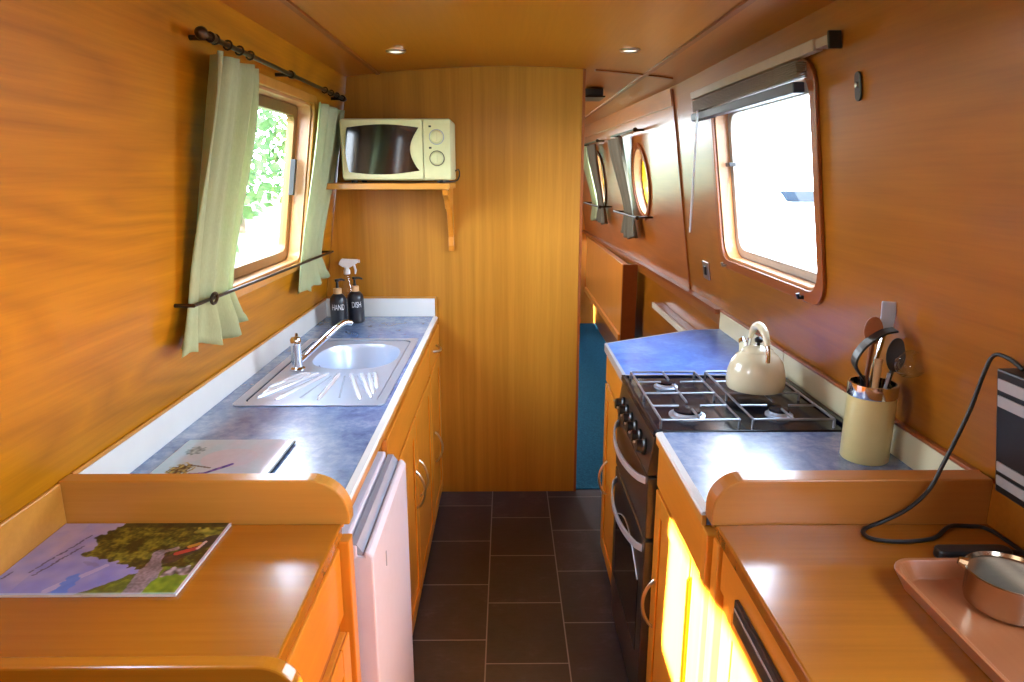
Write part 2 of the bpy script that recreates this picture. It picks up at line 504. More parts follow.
# ------------------------------------------------------------------ windows
def ring(lp, grow, fn0, fn1):
    cx = sum(p[0] for p in lp) / len(lp); cy = sum(p[1] for p in lp) / len(lp)
    sx = max(abs(p[0] - cx) for p in lp); sy = max(abs(p[1] - cy) for p in lp)
    out = [(cx + (a - cx) * (1 + grow / sx), cy + (b - cy) * (1 + grow / sy)) for a, b in lp]
    if grow > 0: return holed(out, [lp], fn0, fn1)
    return holed(lp, [out], fn0, fn1)
def inset(lp, g):
    cx = sum(p[0] for p in lp) / len(lp); cy = sum(p[1] for p in lp) / len(lp)
    sx = max(abs(p[0] - cx) for p in lp); sy = max(abs(p[1] - cy) for p in lp)
    return [(cx + (a - cx) * (1 - g / sx), cy + (b - cy) * (1 - g / sy)) for a, b in lp]
def side(lp, M, off):
    n = len(lp); c0, c1 = M(0.0), M(off)
    return [c0(a, b) for a, b in lp] + [c1(a, b) for a, b in lp], [(i, (i + 1) % n, n + (i + 1) % n, n + i) for i in range(n)]
def window(name, lp, M, trim_m, trim_w, frame_m, fr_w, liner_m, depth=.075):
    r = struct_root(name)
    part('surround', ring(lp, trim_w, M(0), M(-.012)), trim_m, r, bevel=.003)
    lin = inset(lp, .001)
    part('reveal', ring(lin, -.008, M(.001), M(depth)), liner_m, r, smooth=False)
    f2 = inset(lp, .010)
    fr = part('sash', ring(f2, -fr_w, M(depth - .028), M(depth)), frame_m, r, bevel=.002)
    g = inset(f2, fr_w - .004)
    part('glass', prism(g, M(depth - .016), M(depth - .012)), M_GLASS, r)
    return r, fr
w1, s1 = window('window_1', win1, Lm, W_LIP, .028, M_FRAMEG, .036, W_LINER)
w2, s2 = window('window_2', win2, Rm, W_TRIM, .036, M_FRAMEA, .032, W_LINER)
w3, _ = window('window_3', port3, Rm, W_TRIM, .03, M_BRASS, .02, W_LINER)
w4, _ = window('window_4', port4, Rm, W_TRIM, .03, M_BRASS, .02, W_LINER)
w5, _ = window('unseen_window_5', win5, Lm, W_LIP, .028, M_FRAMEG, .036, W_LINER)  # unseen window behind the sun patch, opening shaped to place it
w6, _ = window('unseen_window_6', win6, Rm, W_TRIM, .036, M_FRAMEA, .032, W_LINER)  # unseen window added to fill the cabin with light
w7, _ = window('unseen_window_7', win7, Fm, W_LIP, .028, M_FRAMEG, .036, W_LINER)  # unseen end window, added for the sheen on the far panelling
# latch on the sashes
def bx_on(M, y0, y1, z0, z1, o0, o1):
    a, b = M(o0), M(o1)
    v = [a(y0, z0), a(y1, z0), a(y1, z1), a(y0, z1), b(y0, z0), b(y1, z0), b(y1, z1), b(y0, z1)]
    return v, [(0, 1, 2, 3), (7, 6, 5, 4), (0, 4, 5, 1), (1, 5, 6, 2), (2, 6, 7, 3), (3, 7, 4, 0)]
part('latch', bx_on(Lm, 2.615, 2.632, 1.47, 1.60, .046, .026), M_BLACK, w1, bevel=.002, label='black window latch')
part('latch', bx_on(Rm, 2.70, 2.745, 1.575, 1.59, .047, .02), M_BLACK, w2, bevel=.002, label='black window latch')

# ------------------------------------------------------------------ curtains and rods
def curtain(name, label, y0t, y1t, y0m, y1m, y0b, y1b, zt, zm, zb, M, mat, folds, ph, group, off=.045, amp=.016, tie=None):
    tie = off - .010 if tie is None else tie
    def fn(u, v):
        z = zt + (zb - zt) * v
        vm = (zt - zm) / (zt - zb)
        if v < vm:
            t = (v / vm); t = t * t * (3 - 2 * t)
            a, b = y0t + (y0m - y0t) * t, y1t + (y1m - y1t) * t
            am = amp * (1 - .45 * t); of = off + .012 + (tie - off - .012) * t
        else:
            t = (v - vm) / (1 - vm)
            a, b = y0m + (y0b - y0m) * t, y1m + (y1b - y1m) * t
            am = amp * (.55 + .8 * t); of = tie + .015 * t
        uu = u + .02 * math.sin(5 * v + ph)
        w = math.sin(2 * PI * folds * uu + ph) + .35 * math.sin(2 * PI * folds * 2.3 * uu + 1.3 * ph + 2 * v)
        zz = z + (.006 * math.sin(2 * PI * folds * u * 1.3 + ph) + .010 * math.sin(7 * u + ph)) * (1 if v > .97 else 0)
        return M(-(of + am * w * .75))(a + (b - a) * u, zz)
    loc = fn(.5, 1)
    o = solo(name, sheet(fn, 48, 40), mat, label, 'curtain', loc, smooth=True, group=group, fixn=False)
    so = o.modifiers.new('cloth_thickness', 'SOLIDIFY'); so.thickness = .003
    return o
curtain('curtain', 'sage green curtain on the camera-side end of the window above the sink', 1.640, 1.915, 1.650, 1.935, 1.575, 2.01, 1.815, 1.235, 1.115, Lm, M_CURT, 3, .4, 'sage curtains over the sink', amp=.027, tie=.022)
curtain('curtain', 'pale green curtain beside the microwave, far end of the sink window', 2.60, 2.955, 2.60, 2.89, 2.545, 3.00, 1.80, 1.215, 1.105, Lm, M_CURT, 3, 2.1, 'sage curtains over the sink', off=.034, amp=.011, tie=.022)

def on(M, y, z, o): return Vector(M(-o)(y, z))
r = thing('curtain_rod', 'dark bronze curtain rod above the window over the sink', 'curtain rod', tuple(on(Lm, 2.2, 1.84, .05)))
part('rod', tube([on(Lm, 1.62, 1.845, .05), on(Lm, 2.98, 1.845, .05)], .0065, 10), M_BRONZE, r, smooth=True)
Mx = Matrix.Rotation(PI / 2, 3, 'X')
part('finial', lathe([(0, .028), (.011, .022), (.015, .012), (.012, .002), (.007, 0), (.007, -.01)], tuple(on(Lm, 1.62, 1.845, .05)), 14, Mx), M_BRONZE, r, smooth=True)
for y in (1.66, 2.25, 2.94):
    part('bracket', [tube([on(Lm, y, 1.845, .001), on(Lm, y, 1.845, .05)], .006, 8), tube([on(Lm, y - .008, 1.845, .05), on(Lm, y + .008, 1.845, .05)], .012, 12)], M_BRONZE, r, smooth=True)
for (a, b, n) in ((1.68, 1.90, 4), (2.65, 2.92, 4)):
    for i in range(n):
        part('curtain_ring', tube([on(Lm, a + (b - a) * i / (n - 1), 1.845 + .010 * math.sin(t), .05) + Vector((.010 * math.cos(t), 0, 0)) for t in [2 * PI * q / 12 for q in range(13)]], .0025, 6, False), M_BRONZE, r, smooth=True)
r = thing('curtain_tie_rod', 'thin dark rod holding in the lower ends of the green curtains', 'curtain rod', tuple(on(Lm, 2.2, 1.235, .06)))
part('rod', tube([on(Lm, 1.628, 1.238, .049), on(Lm, 3.0, 1.218, .049)], .0048, 8), M_BRONZE, r, smooth=True)
for y in (1.634, 2.99): part('bracket', tube([on(Lm, y, 1.237 if y < 2 else 1.218, .001), on(Lm, y, 1.237 if y < 2 else 1.218, .049)], .005, 8), M_BRONZE, r, smooth=True)
part('end_ring', tube([on(Lm, 1.735 + .018 * math.cos(t), 1.237 + .014 * math.sin(t), .055) for t in [2 * PI * q / 14 for q in range(15)]], .004, 6, False), M_BRONZE, r, smooth=True)

# porthole curtains
curtain('porthole_curtain', 'grey curtain half over the nearer porthole beyond the galley', 4.36, 4.74, 4.36, 4.62, 4.28, 4.68, 1.770, 1.30, 1.15, Rm, M_CURT2, 3, 1.0, 'grey porthole curtains', off=.06, amp=.02)
curtain('porthole_curtain', 'grey curtain at the farther porthole, seen past the partition', 5.42, 5.72, 5.48, 5.68, 5.40, 5.72, 1.770, 1.30, 1.17, Rm, M_CURT2, 3, 2.4, 'grey porthole curtains', off=.06, amp=.02)
curtain('porthole_curtain', 'pale curtain on the far side of the farther porthole', 5.80, 6.15, 5.78, 6.05, 5.75, 6.1, 1.770, 1.30, 1.17, Rm, M_CURT, 3, 0.4, 'grey porthole curtains', off=.06, amp=.02)
for (y0, y1, zt, zb, lt, lb) in ((4.02, 4.76, 1.79, 1.30, 'short dark rod above the nearer porthole', 'short tieback rod under the nearer porthole'),
                                 (5.35, 6.2, 1.79, 1.30, 'short dark rod above the farther porthole', 'short tieback rod under the farther porthole')):
    for z, lab in ((zt, lt), (zb, lb)):
        r = thing('curtain_rod', lab, 'curtain rod', tuple(on(Rm, y0, z, .06)))
        ro = .06 if z > 1.5 else .10
        part('rod', tube([on(Rm, y0, z, ro), on(Rm, y1, z, ro)], .007, 8), M_BRONZE, r, smooth=True)
        part('finial', lathe([(0, .02), (.012, .014), (.013, .004), (.007, -.004)], tuple(on(Rm, y0, z, ro)), 12, Mx), M_BRONZE, r, smooth=True)
        for y in (y0 + .03, y1 - .03): part('bracket', tube([on(Rm, y, z, .001), on(Rm, y, z, ro)], .006, 8), M_BRONZE, r, smooth=True)

# ------------------------------------------------------------------ blind on window_2
r = thing('venetian_blind', 'slate blue venetian blind drawn up at the top of the bright window', 'blind', tuple(on(Rm, 2.35, 1.86, .03)))
part('headrail', bx_on(Rm, 1.80, 2.95, 1.842, 1.870, -.014, -.040), M_BLINDR, r, bevel=.003)
slats = []
for k in range(8):
    z = 1.832 - k * .0055
    slats.append(bx_on(Rm, 1.90, 2.94, z, z + .0016, -.014, -.042))
part('slats', slats, M_BLINDR, r, label='stack of thin grey slats')
part('bottom_rail', bx_on(Rm, 1.92, 2.955, 1.757, 1.786, -.012, -.044), M_BLIND, r, bevel=.004)
part('wand', tube([on(Rm, 2.93, 1.80, .055), on(Rm, 3.02, 1.79, .055), on(Rm, 3.20, 1.29, .055)] if False else [on(Rm, 2.815, 1.79, .052), on(Rm, 3.10, 1.293, .052)], .005, 8), M_WPLAST, r, smooth=True, label='white tilt wand')
for y in (2.1, 2.75): part('cord', tube([on(Rm, y, 1.84, .03), on(Rm, y, 1.78, .03)], .0012, 5), M_BLINDR, r)
part('mounting_bracket', bx_on(Rm, 1.7365, 1.80, 1.846, 1.868, -.002, -.034), M_BLINDR, r, bevel=.002)
part('end_cap', bx_on(Rm, 1.728, 1.736, 1.836, 1.876, -.002, -.034), M_BRONZE, r, bevel=.002)

# small fittings on the right wall
def clip(y, z, lab):
    r = thing('blind_clip', lab, 'clip', tuple(on(Rm, y, z, .001)), group='hold-down clips under the bright window')
    part('base', bx_on(Rm, y - .014, y + .014, z - .014, z + .014, -.001, -.008), M_CHROME, r, bevel=.002)
    part('hook', tube([on(Rm, y, z, .008), on(Rm, y, z, .026), on(Rm, y, z + .012, .028)], .006, 8), M_BLACK if y < 2.3 else M_SATIN, r, smooth=True)
clip(2.735, 1.19, 'small metal clip at the far bottom corner of the blind window')
clip(2.0, 1.19, 'small chrome and black clip at the near bottom corner of the blind window')
r = thing('light_switch', 'small metal switch plate low on the wall between blue worktop and window', 'switch', tuple(on(Rm, 3.06, 1.125, .001)))
part('plate', bx_on(Rm, 3.015, 3.105, 1.085, 1.165, -.001, -.007), M_SATIN, r, bevel=.002)
part('rocker', bx_on(Rm, 3.045, 3.075, 1.105, 1.145, -.007, -.013), M_BLACK, r, bevel=.002)
r = thing('wall_hook', 'small black oval fitting high on the wall beside the blind bracket', 'wall fitting', tuple(on(Rm, 1.655, 1.745, .001)))
part('plate', prism(rrect(1.642, 1.670, 1.71, 1.775, .013), Rm(-.001), Rm(-.006)), M_BLACK, r, bevel=.002)
part('stud', lathe([(.006, 0), (.006, .004), (0, .006)], tuple(on(Rm, 1.656, 1.745, .006)), 10, Matrix.Rotation(-PI / 2, 3, 'Y')), M_SATIN, r, smooth=True)

# ceiling spots and vent
def spot(x, y, lab):
    z = arch(x)
    r = thing('ceiling_spotlight', lab, 'ceiling light', (x, y, z - .002), group='recessed ceiling spots')
    part('bezel', lathe([(.026, -.001), (.037, -.001), (.037, -.006), (.032, -.009), (.026, -.006), (.026, -.001)], (x, y, z - .001), 28), M_SATIN, r, smooth=True)
    part('lens', lathe([(.026, -.001), (.026, -.004), (.012, -.007), (0, -.0075)], (x, y, z - .001), 28), M_SPOT, r, smooth=True)
spot(-.40, 2.67, 'round recessed ceiling spotlight above the microwave side')
spot(.445, 2.62, 'round recessed ceiling spotlight nearest the blind window')
r = thing('ceiling_vent', 'small dark square vent on the ceiling beyond the partition', 'vent', (.45, 3.8, arch(.45) - .04))
part('housing', box(.40, .50, 3.70, 3.90, arch(.45) - .045, arch(.5) - .004), M_BLACK, r, bevel=.004)
part('rim', box(.39, .51, 3.69, 3.91, arch(.45) - .052, arch(.45) - .045), M_BRONZE, r, bevel=.002)

# ------------------------------------------------------------------ cabinets
def bow_v(x, y, z0, z1, out, r=.005):      # upright bow handle standing off a face at x, bulging towards out
    pts = [(x, y, z0)] + [(x + out * math.sin(PI * t) ** .7, y, z0 + (z1 - z0) * t) for t in [k / 12 for k in range(1, 12)]] + [(x, y, z1)]
    return tube(pts, r, 8)
def bow_h(x, y0, y1, z, out, r=.005):
    pts = [(x, y0, z)] + [(x + out * math.sin(PI * t) ** .7, y0 + (y1 - y0) * t, z - .006 * math.sin(PI * t)) for t in [k / 12 for k in range(1, 12)]] + [(x, y1, z)]
    return tube(pts, r, 8)
def door_panel(xf, s, y0, y1, z0, z1, t=.018):
    """framed door: slab plus raised stiles; s=+1 faces +X, -1 faces -X"""
    a, b = (xf - t * s, xf - .006 * s)
    g = [box(min(a, b), max(a, b), y0, y1, z0, z1)]
    w = .055
    a, b = xf - .006 * s, xf
    lo, hi = min(a, b), max(a, b)
    g += [box(lo, hi, y0, y0 + w, z0, z1), box(lo, hi, y1 - w, y1, z0, z1), box(lo, hi, y0 + w, y1 - w, z0, z0 + w), box(lo, hi, y0 + w, y1 - w, z1 - w, z1)]
    return g
def door_flat(xf, s, y0, y1, z0, z1, t=.018):
    a, b = xf - t * s, xf
    return [box(min(a, b), max(a, b), y0, y1, z0, z1)]

ZW = .9
# left run: desk unit, fridge, sink unit with drawer
c = thing('base_cabinet', 'oak cabinet with drawer under the magazine desk', 'cabinet', (-.6, .95, 0))
part('carcass', [box(-.850, -.336, .69, 1.205, .08, .868), box(-.850, -.37, .70, 1.205, 0, .08)], W_CAB, c)
part('end_post', box(-.335, -.300, 1.172, 1.206, 0, .868), W_CAB, c, bevel=.003)
d = part('drawer', box(-.335, -.316, .72, 1.165, .715, .860), W_CABH, c, bevel=.003)
part('finger_pull', box(-.336, -.322, .72, 1.150, .690, .712), W_TRIM, d)
part('door', door_panel(-.304, 1, .72, 1.150, .09, .690, .030), W_CAB, c, bevel=.004)
c = thing('desk_top', 'varnished wooden desk top carrying the magazine', 'worktop', (-.58, .95, .87))
part('slab', box(-.850, -.314, .69, 1.185, .872, .9), W_DESK, c, bevel=.004)
part('wall_upstand', box(-.8418, -.834, .713, 1.185, .9, .985), W_LIP, c, bevel=.003)
lipL = lambda x0, x1, z0, z1, r: [(x0, z0), (x1, z0)] + [(x1 - r + r * math.cos(t), z1 - r + r * math.sin(t)) for t in [PI / 2 * k / 10 for k in range(0, 11)]] + [(x0 + .0125, z1)]
part('rounded_end_lip', prism_y(lipL(-.853, -.300, .896, .988, .075), 1.186, 1.222), W_LIP, c, bevel=.003, label='upright lip with a rounded end dividing desk from worktop')
part('rounded_end_lip', prism_y(lipL(-.853, -.245, .9, .985, .05), .690, .712), W_DESK, c, bevel=.003, label='near upright lip with a rounded end')

c = thing('refrigerator', 'white under-counter fridge beside the aisle', 'fridge', (-.57, 1.45, 0))
part('body', box(-.845, -.318, 1.235, 1.685, .02, .838), M_WHITE, c, bevel=.006)
f = part('door', [prism_y([(-.314, .05), (-.268, .05), (-.268, .800), (-.276, .812), (-.286, .812), (-.286, .802), (-.300, .802), (-.300, .826), (-.314, .826)], 1.228, 1.690)], M_WHITE, c, bevel=.004)
part('grip_strip', prism_y([(-.3145, .827), (-.300, .827), (-.2865, .806), (-.2865, .803), (-.3145, .803)], 1.232, 1.686), M_GREYPL, f, label='grey plastic grip along the top of the door')
part('badge', box(-.268, -.2665, 1.36, 1.365, .70, .735), M_GREYPL, f)
part('foot', lathe([(.018, 0), (.018, .02)], (-.35, 1.29, 0), 12), M_BLACK, c)
part('foot', lathe([(.018, 0), (.018, .02)], (-.35, 1.63, 0), 12), M_BLACK, c)

c = thing('sink_cabinet', 'oak double-door cabinet under the sink', 'cabinet', (-.58, 2.2, 0))
part('carcass', [box(-.850, -.336, 1.70, 2.725, .09, .700), box(-.850, -.36, 1.70, 2.725, .0, .09), box(-.850, -.336, 1.70, 1.84, .7, .868), box(-.345, -.336, 1.84, 2.725, .70, .868)], W_CAB, c)
part('false_drawer_front', box(-.335, -.317, 1.705, 2.72, .735, .862), W_CABH, c, bevel=.003)
d = part('door', door_panel(-.316, 1, 1.705, 2.248, .04, .725), W_CAB, c, bevel=.003)
part('handle', bow_v(-.317, 2.205, .40, .54, .03), M_SATIN, d, smooth=True, label='curved nickel handle')
d = part('door', door_panel(-.316, 1, 2.256, 2.72, .04, .725), W_CAB, c, bevel=.003)
part('handle', bow_v(-.317, 2.300, .40, .54, .03), M_SATIN, d, smooth=True, label='curved nickel handle')
c = thing('drawer_cabinet', 'narrow oak cabinet with a drawer against the partition', 'cabinet', (-.58, 2.94, 0))
part('carcass', [box(-.850, -.336, 2.73, 3.144, .09, .868), box(-.850, -.36, 2.73, 3.144, 0, .09)], W_CAB, c)
d = part('drawer', box(-.335, -.317, 2.735, 3.14, .735, .862), W_CABH, c, bevel=.003)
part('handle', bow_h(-.318, 2.86, 2.98, .80, .028), M_SATIN, d, smooth=True, label='small curved nickel handle')
d = part('door', door_panel(-.316, 1, 2.735, 3.14, .04, .725), W_CAB, c, bevel=.003)
part('handle', bow_v(-.317, 2.86, .29, .43, .03), M_SATIN, d, smooth=True, label='curved nickel handle')

c = thing('worktop', 'blue-grey marbled laminate worktop holding the steel sink', 'worktop', (-.58, 2.2, .87))
SX0, SX1, SY0, SY1 = -.79, -.352, 1.86, 2.68
part('slab', holed([(-.850, 1.224), (-.330, 1.224), (-.330, 3.146), (-.850, 3.146)], [rrect(SX0 + .012, SX1 - .012, SY0 + .012, SY1 - .012, .02)], lambda a, b: (a, b, .872), lambda a, b: (a, b, .9)), M_TOP, c)
part('front_edging', box(-.3295, -.322, 1.224, 3.146, .870, .892), W_LIP, c, bevel=.002)
part('front_nosing', prism_y([(-.3295, .8925), (-.320, .8925), (-.3205, .897), (-.324, .901), (-.340, .9025), (-.340, .9002), (-.3295, .9002)], 1.224, 3.128), M_UPST, c, bevel=.001, label='rounded nosing with its highlight painted pale')  # highlight on the rounded worktop edge put into a pale colour
u = part('upstand', [box(-.842, -.836, 1.224, 3.146, .9005, .978), box(-.836, -.332, 3.131, 3.146, .9, .985)], M_UPST, c, bevel=.002)
part('wood_capping', [box(-.8405, -.834, 1.224, 3.146, .979, .988), box(-.834, -.326, 3.128, 3.146, .986, .993), box(-.3315, -.325, 3.129, 3.146, .901, .986)], W_LIP, u, bevel=.002)

# right run
c = thing('base_cabinet', 'oak cabinet with brass hinge between cooker and cable desk', 'cabinet', (.65, 1.43, 0))
part('carcass', [box(.412, .935, 1.205, 1.648, .09, .868), box(.44, .935, 1.205, 1.648, 0, .09)], W_CAB, c)
part('end_post', box(.388, .412, 1.190, 1.224, 0, .868), W_CAB, c, bevel=.003)
part('false_drawer_front', box(.393, .411, 1.230, 1.645, .755, .862), W_CABH, c, bevel=.003)
d = part('door', door_panel(.392, -1, 1.315, 1.645, .04, .745), W_CAB, c, bevel=.004)
part('handle', bow_v(.392, 1.605, .36, .50, -.03), M_SATIN, d, smooth=True, label='curved nickel handle')
part('stile', box(.393, .411, 1.230, 1.285, .04, .745), W_CAB, c, bevel=.002)
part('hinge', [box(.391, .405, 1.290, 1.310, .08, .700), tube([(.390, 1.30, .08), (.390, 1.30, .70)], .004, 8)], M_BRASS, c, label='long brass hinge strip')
c = thing('worktop', 'grey-blue marbled worktop between the cooker and the rounded lip', 'worktop', (.66, 1.43, .87))
part('slab', box(.396, .938, 1.224, 1.650, .872, .9), M_TOP, c)
part('front_edging', box(.386, .3955, 1.224, 1.650, .870, .892), W_LIP, c, bevel=.002)
part('front_nosing', prism_y([(.3955, .8925), (.384, .8925), (.3845, .897), (.388, .901), (.402, .9025), (.402, .9002), (.3955, .9002)], 1.224, 1.650), M_UPST, c, bevel=.001, label='rounded nosing with its highlight painted pale')
u = part('upstand', box(.914, .934, 1.224, 1.650, .9005, .974), M_UPSTR, c, bevel=.002)
part('wood_capping', box(.912, .927, 1.224, 1.650, .975, .984), W_TRIM, u, bevel=.002)

c = thing('base_cabinet', 'sunlit oak cabinet with a black vent under the cable desk', 'cabinet', (.65, .95, 0))
part('carcass', [box(.430, .935, .62, 1.180, .09, .868), box(.46, .935, .62, 1.180, 0, .09)], W_CAB, c)
part('end_post', box(.398, .430, 1.150, 1.186, 0, .868), W_CAB, c, bevel=.003)
part('rail', box(.405, .429, .62, 1.148, .778, .868), W_CABH, c, bevel=.003)
part('door', door_panel(.412, -1, .62, 1.145, .04, .770), W_CAB, c, bevel=.004)
v = part('vent', [box(.396, .404, .66, 1.045, .780, .828)], M_BLACK, c, bevel=.002, label='black strip vent with a pale line')
part('trim_line', box(.3945, .396, .665, 1.04, .810, .814), M_SILVER, v)
c = thing('desk_top', 'reddish varnished desk top carrying the wooden tray', 'worktop', (.66, .95, .87))
part('slab', box(.398, .936, .62, 1.175, .872, .9), W_DESKR, c, bevel=.004)
part('wall_upstand', box(.912, .925, .62, 1.175, .9, .984), W_DESKR, c, bevel=.003)
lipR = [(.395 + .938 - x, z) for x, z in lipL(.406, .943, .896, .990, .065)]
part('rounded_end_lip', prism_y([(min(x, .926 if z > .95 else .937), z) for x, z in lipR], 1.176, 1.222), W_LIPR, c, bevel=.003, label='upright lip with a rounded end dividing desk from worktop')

c = thing('base_cabinet', 'oak cabinet on the far side of the cooker', 'cabinet', (.65, 2.4, 0))
part('carcass', [box(.412, .935, 2.180, 2.585, .09, .868), box(.44, .935, 2.180, 2.585, 0, .09)], W_CAB, c)
part('apron', box(.393, .411, 2.183, 2.583, .755, .862), W_CABH, c, bevel=.003)
d = part('door', door_panel(.392, -1, 2.183, 2.583, .04, .745), W_CAB, c, bevel=.003)
part('handle', bow_v(.392, 2.47, .32, .46, -.03), M_SATIN, d, smooth=True, label='curved nickel handle')
c = thing('worktop', 'worktop on the far side of the kettle, sky reflection painted blue', 'worktop', (.66, 2.45, .87))
part('slab', prism_z([(.397, 2.172), (.936, 2.172), (.936, 2.86), (.80, 2.84), (.397, 2.60)], .872, .9), M_TOPR, c)
part('front_edging', [box(.386, .3965, 2.172, 2.60, .870, .9005), prism_z([(.386, 2.60), (.397, 2.60), (.80, 2.84), (.80, 2.850), (.395, 2.609)], .870, .9005), box(.396, .91, 2.1665, 2.1715, .870, .9005)], M_SILVER, c)
u = part('upstand', box(.914, .934, 2.172, 2.858, .9005, .974), M_UPSTR, c, bevel=.002)
part('wood_capping', box(.912, .927, 2.172, 2.858, .975, .984), W_TRIM, u, bevel=.002)
# upstand and capping behind the cooker
t_ = thing('splash_strip', 'cream splash strip on the wall behind the cooker', 'splashback', (.92, 1.9, .9))
part('upstand', box(.914, .934, 1.655, 2.167, .9005, .974), M_UPSTR, t_, bevel=.002)
part('wood_capping', box(.912, .927, 1.655, 2.167, .975, .984), W_TRIM, t_, bevel=.002)

# ------------------------------------------------------------------ sink and tap
c = thing('sink', 'stainless steel inset sink with oval bowl and ribbed drainer', 'sink', (-.57, 2.27, .9))
bcx, bcy, brx, bry = -.545, 2.425, .150, .178
def bowl_r(t, rx, ry):
    e = 2.6
    ct, st = math.cos(t), math.sin(t)
    k = (abs(ct / rx) ** e + abs(st / ry) ** e) ** (-1 / e)
    return k * ct, k * st
NB = 44
hole = [(bcx + bowl_r(2 * PI * i / NB, brx, bry)[0], bcy + bowl_r(2 * PI * i / NB, brx, bry)[1]) for i in range(NB)]
plate = holed(rrect(SX0 + .030, SX1 - .030, SY0 + .030, SY1 - .030, .03), [hole], lambda a, b: (a, b, .9005), lambda a, b: (a, b, .8975))
rimf = holed(rrect(SX0, SX1, SY0, SY1, .02), [rrect(SX0 + .026, SX1 - .026, SY0 + .026, SY1 - .026, .03)], lambda a, b: (a, b, .9008), lambda a, b: (a, b, .9045))
part('deck', [plate, rimf], M_STEEL, c, bevel=.0015)
bv, bf = [], []
prof = [(1.0, .8995), (.985, .893), (.965, .88), (.93, .80), (.86, .768), (.70, .758), (.35, .753), (.12, .750)]
for k, z in prof:
    for i in range(NB):
        a, b = bowl_r(2 * PI * i / NB, brx * k, bry * k); bv.append((bcx + a, bcy + b, z))
for k in range(len(prof) - 1):
    for i in range(NB):
        j = (i + 1) % NB; bf.append((k * NB + i, k * NB + j, (k + 1) * NB + j, (k + 1) * NB + i))
bf.append(tuple(range((len(prof) - 1) * NB, len(prof) * NB)))
b_ = part('bowl', (bv, bf), M_STEEL, c, smooth=True)
part('waste', lathe([(.0, .756), (.022, .756), (.030, .759), (.034, .756)], (bcx, bcy - .02, 0), 20), M_CHROME, b_, smooth=True)
ribs = []
for k in range(9):
    a = math.radians(-72 + 18 * k)
    p0 = Vector((bcx - .01 + .055 * math.sin(a) * 2.2, 2.205 - .02 * math.cos(a), .9015))
    L = .275 / max(.45, math.cos(a) ** .6)
    p1 = p0 + Vector((math.sin(a), -math.cos(a), 0)) * L
    p1.x = min(max(p1.x, SX0 + .05), SX1 - .05); p1.y = max(p1.y, SY0 + .055)
    ribs.append(tube([p0, p0.lerp(p1, .1), p0.lerp(p1, .9), p1], [.003, .008, .008, .003], 10))
grv = []
for k in range(10):
    a = math.radians(-81 + 18 * k)
    if abs(a) > math.radians(76): continue
    p0 = Vector((bcx - .01 + .121 * math.sin(a), 2.205 - .02 * math.cos(a), .9008)); d_ = Vector((math.sin(a), -math.cos(a), 0))
    p1 = p0 + d_ * .27 / max(.45, math.cos(a) ** .6)
    p1.x = min(max(p1.x, SX0 + .05), SX1 - .05); p1.y = max(p1.y, SY0 + .055)
    grv.append(ribbon([p0.lerp(p1, .08), p0.lerp(p1, .92)], .006, .0012, d_.cross(Vector((0, 0, 1)))))
part('drainer_groove_shade', grv, M_GREYPL, c, label='flat grey strips painted in as shade between the ribs')  # shade between the ribs drawn as flat grey strips
part('drainer_ribs', ribs, M_RIB, c, smooth=True)
part('overflow', lathe([(0, 0), (.012, .001), (.015, 0)], (bcx - brx * .955, bcy, .85), 14, Matrix.Rotation(PI / 2, 3, 'Y')), M_CHROME, b_, smooth=True)

c = thing('mixer_tap', 'chrome mixer tap with a long swivel spout behind the drainer', 'tap', (-.70, 2.22, .9045))
part('body', lathe([(.026, .0), (.026, .006), (.018, .012), (.0165, .08), (.018, .085), (.018, .105), (.014, .112), (0, .113)], (-.705, 2.225, .9045), 20), M_CHROME, c, smooth=True)
part('spout', tube(spline([(-.698, 2.235, .93), (-.66, 2.28, .966), (-.615, 2.34, 1.006), (-.59, 2.375, 1.026), (-.572, 2.40, 1.031), (-.560, 2.414, 1.024)], 6), .0105, 12), M_CHROME, c, smooth=True)
part('lever', [tube([(-.705, 2.225, .995), (-.707, 2.240, 1.012), (-.712, 2.262, 1.020)], [.008, .006, .0045], 8)], M_CHROME, c, smooth=True)

# ------------------------------------------------------------------ bottles by the partition
def wrap_text(txt, size, cx, cy, cz, R, ang, mat, parent):
    cu = bpy.data.curves.new('lettering', 'FONT'); cu.body = txt; cu.size = size; cu.align_x = 'CENTER'; cu.align_y = 'CENTER'
    tmp = bpy.data.objects.new('lettering_tmp', cu); COL.objects.link(tmp)
    dg = bpy.context.evaluated_depsgraph_get()
    me = bpy.data.meshes.new_from_object(tmp.evaluated_get(dg))
    v, f = [tuple(q.co) for q in me.vertices], [tuple(p.vertices) for p in me.polygons]
    bpy.data.objects.remove(tmp); bpy.data.curves.remove(cu); bpy.data.meshes.remove(me)
    V = []
    for x, y, z in v:
        a = ang + x * .56 / R
        V.append((cx + R * math.cos(a), cy + R * math.sin(a), cz + y))
    return part('lettering', (V, f), mat, parent, fixn=False)
def pump(x, y, txt, lab, ang, turn):
    c = thing('pump_bottle', lab, 'bottle', (x, y, .9005), group='black soap bottles by the sink')
    z = .9005
    b = part('body', lathe([(.030, 0), (.035, .004), (.036, .012), (.036, .108), (.033, .124), (.023, .137), (.016, .142)], (x, y, z), 28), M_BOTTLE, c, smooth=True)
    wrap_text(txt, .036, x, y, z + .084, .0364, ang, M_INK, b)
    part('collar', lathe([(.0175, .141), (.0175, .163), (.010, .166)], (x, y, z), 20), M_TAN, c, smooth=True, label='tan wooden collar')
    h = Vector((math.cos(turn), math.sin(turn), 0))
    p = Vector((x, y, z))
    part('pump_head', [lathe([(.0075, .166), (.0065, .170), (.0055, .192), (.010, .194), (.011, .204), (0, .206)], (x, y, z), 14),
                       tube([p + Vector((0, 0, .200)), p + h * .02 + Vector((0, 0, .201)), p + h * .036 + Vector((0, 0, .196))], [.006, .005, .004], 8)], M_BLACK, c, smooth=True)
